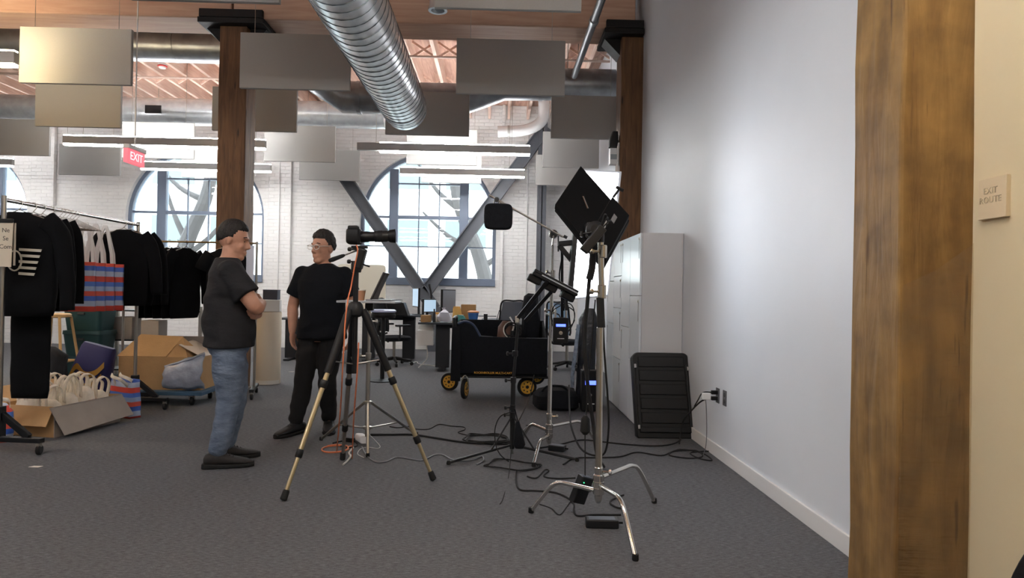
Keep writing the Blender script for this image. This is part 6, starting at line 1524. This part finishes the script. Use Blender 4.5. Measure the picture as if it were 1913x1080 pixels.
    for s in (-1, 1):
        MB().ell(hp(.0795, s * .031, .008), (.004, .009, .004), 10, HM).obj('eye', mat('eye_dark', (36, 28, 26), .3), t, smooth=2, w=False)
        MB().tube([hp(.0845, s * .012, .034), hp(.085, s * .03, .038), hp(.073, s * .049, .033)], [.003, .0045, .0025], 6).obj('eyebrow', hair_m, t, smooth=2, w=False)
    MB().tube([hp(.083, -.022, -.0665), hp(.0935, 0, -.066), hp(.083, .022, -.0665)], .0025, 6).obj('mouth', mat('lip', (150, 92, 84), .5), t, smooth=2, w=False)
    if glasses:
        gl = mat('clear_frame', (222, 216, 210), .25)
        mb = MB()
        for s in (-1, 1):
            mb.tube([hp(.106 - .006 * abs(math.cos(a)), s * .034 + .026 * math.cos(a), .006 + .019 * math.sin(a)) for a in [i * 2 * PI / 20 for i in range(21)]], .0028, 6)
            mb.tube([hp(.1, s * .06, .012), hp(.06, s * .076, .014), hp(0, s * .08, .012)], .0028, 6)
            mb.tube([hp(.107, s * .058, .019), hp(.112, s * .03, .022), hp(.11, s * .01, .018)], .003, 6)
        mb.tube([hp(.107, -.009, .012), hp(.111, 0, .015), hp(.107, .009, .012)], .0028, 6)
        mb.obj('glasses', gl, t, smooth=2, w=False)
    return t
SH1 = mat('charcoal_cotton', (42, 42, 45), .9, var=.2, scale=9, spec=.25, bump=.6, bscale=7, stretch=(1, 1, 1.8))
SH2 = mat('black_cotton', (16, 19, 25), .9, var=.2, scale=9, spec=.25, bump=.6, bscale=7, stretch=(1, 1, 1.8))
JEANS = mat('blue_denim', (112, 126, 146), .85, var=.35, scale=10, bump=.8, bscale=11, stretch=(1, 1, 2.2), rgb2=(82, 96, 118))
BLKJ = mat('black_denim', (20, 20, 23), .85, var=.25, scale=10, bump=.3, bscale=14)
SHOE1 = mat('dark_trainer', (40, 37, 37), .7, var=.3, scale=40)
HAIR2 = mat('greying_hair', (50, 44, 42), .6, var=.5, scale=40, bump=.8, bscale=60, rgb2=(26, 23, 22))
# man in jeans, arms folded, side on
g = G(424, 866)
J1 = dict(neck=0, waist=0, twist=0.0, shL=(-.025, .175, 1.36), shR=(-.015, -.175, 1.36), elL=(.13, .24, 1.12), elR=(.15, -.245, 1.12), wrL=(.185, -.04, 1.06), wrR=(.215, .02, 1.14),
          handL=((-.35, -1, .05), (-1, .3, .2)), handR=((-.3, 1, -.05), (-1, -.2, 0)), curlL=.75, curlR=.6, thumbL=1, thumbR=-1,
          hipL=(-.005, .09, .88), hipR=(-.005, -.09, .88), kneeL=(.05, .09, .47), kneeR=(.0, -.1, .46), ankL=(.0, .12, .085), ankR=(-.06, -.1, .085), footL=(1, .1, 0), footR=(1, -.12, 0), head=(.015, 0, 1.583))
person('man in charcoal T-shirt and blue jeans with folded arms, seen side on', (g.x, g.y, 0), .42, J1, SH1, JEANS, SHOE1, -.35, .2, HAIR, belly=1.12, hem=.83, seed=2, wide=1.14, arm=1.18)
# man in black, glasses, facing the viewer
g = G(596, 815)
J2 = dict(neck=0, waist=0, twist=0.0, shL=(.0, .183, 1.375), shR=(.0, -.183, 1.375), elL=(-.02, .275, 1.11), elR=(-.02, -.27, 1.1), wrL=(.03, .26, .89), wrR=(.04, -.25, .88),
          handL=((.12, -.05, -1), (0, -1, 0)), handR=((.14, .1, -1), (.1, 1, 0)), curlL=.45, curlR=.4, thumbL=-1, thumbR=1,
          hipL=(0, .09, .9), hipR=(0, -.09, .9), kneeL=(.05, .07, .49), kneeR=(.06, -.13, .49), ankL=(-.13, .03, .085), ankR=(.04, -.2, .085), footL=(1, .35, 0), footR=(1, -.45, 0), head=(.03, 0, 1.603))
person('man in black T-shirt and black jeans with clear glasses, facing the viewer', (g.x - .015, g.y + .1, 0), -PI / 2 - .08, J2, SH2, BLKJ, mat('black_shoe', (24, 24, 26), .6), -.45, .05, HAIR2, True, wavy=1.0, belly=1.05, hem=.82, seed=6, wide=1.06, arm=1.08)
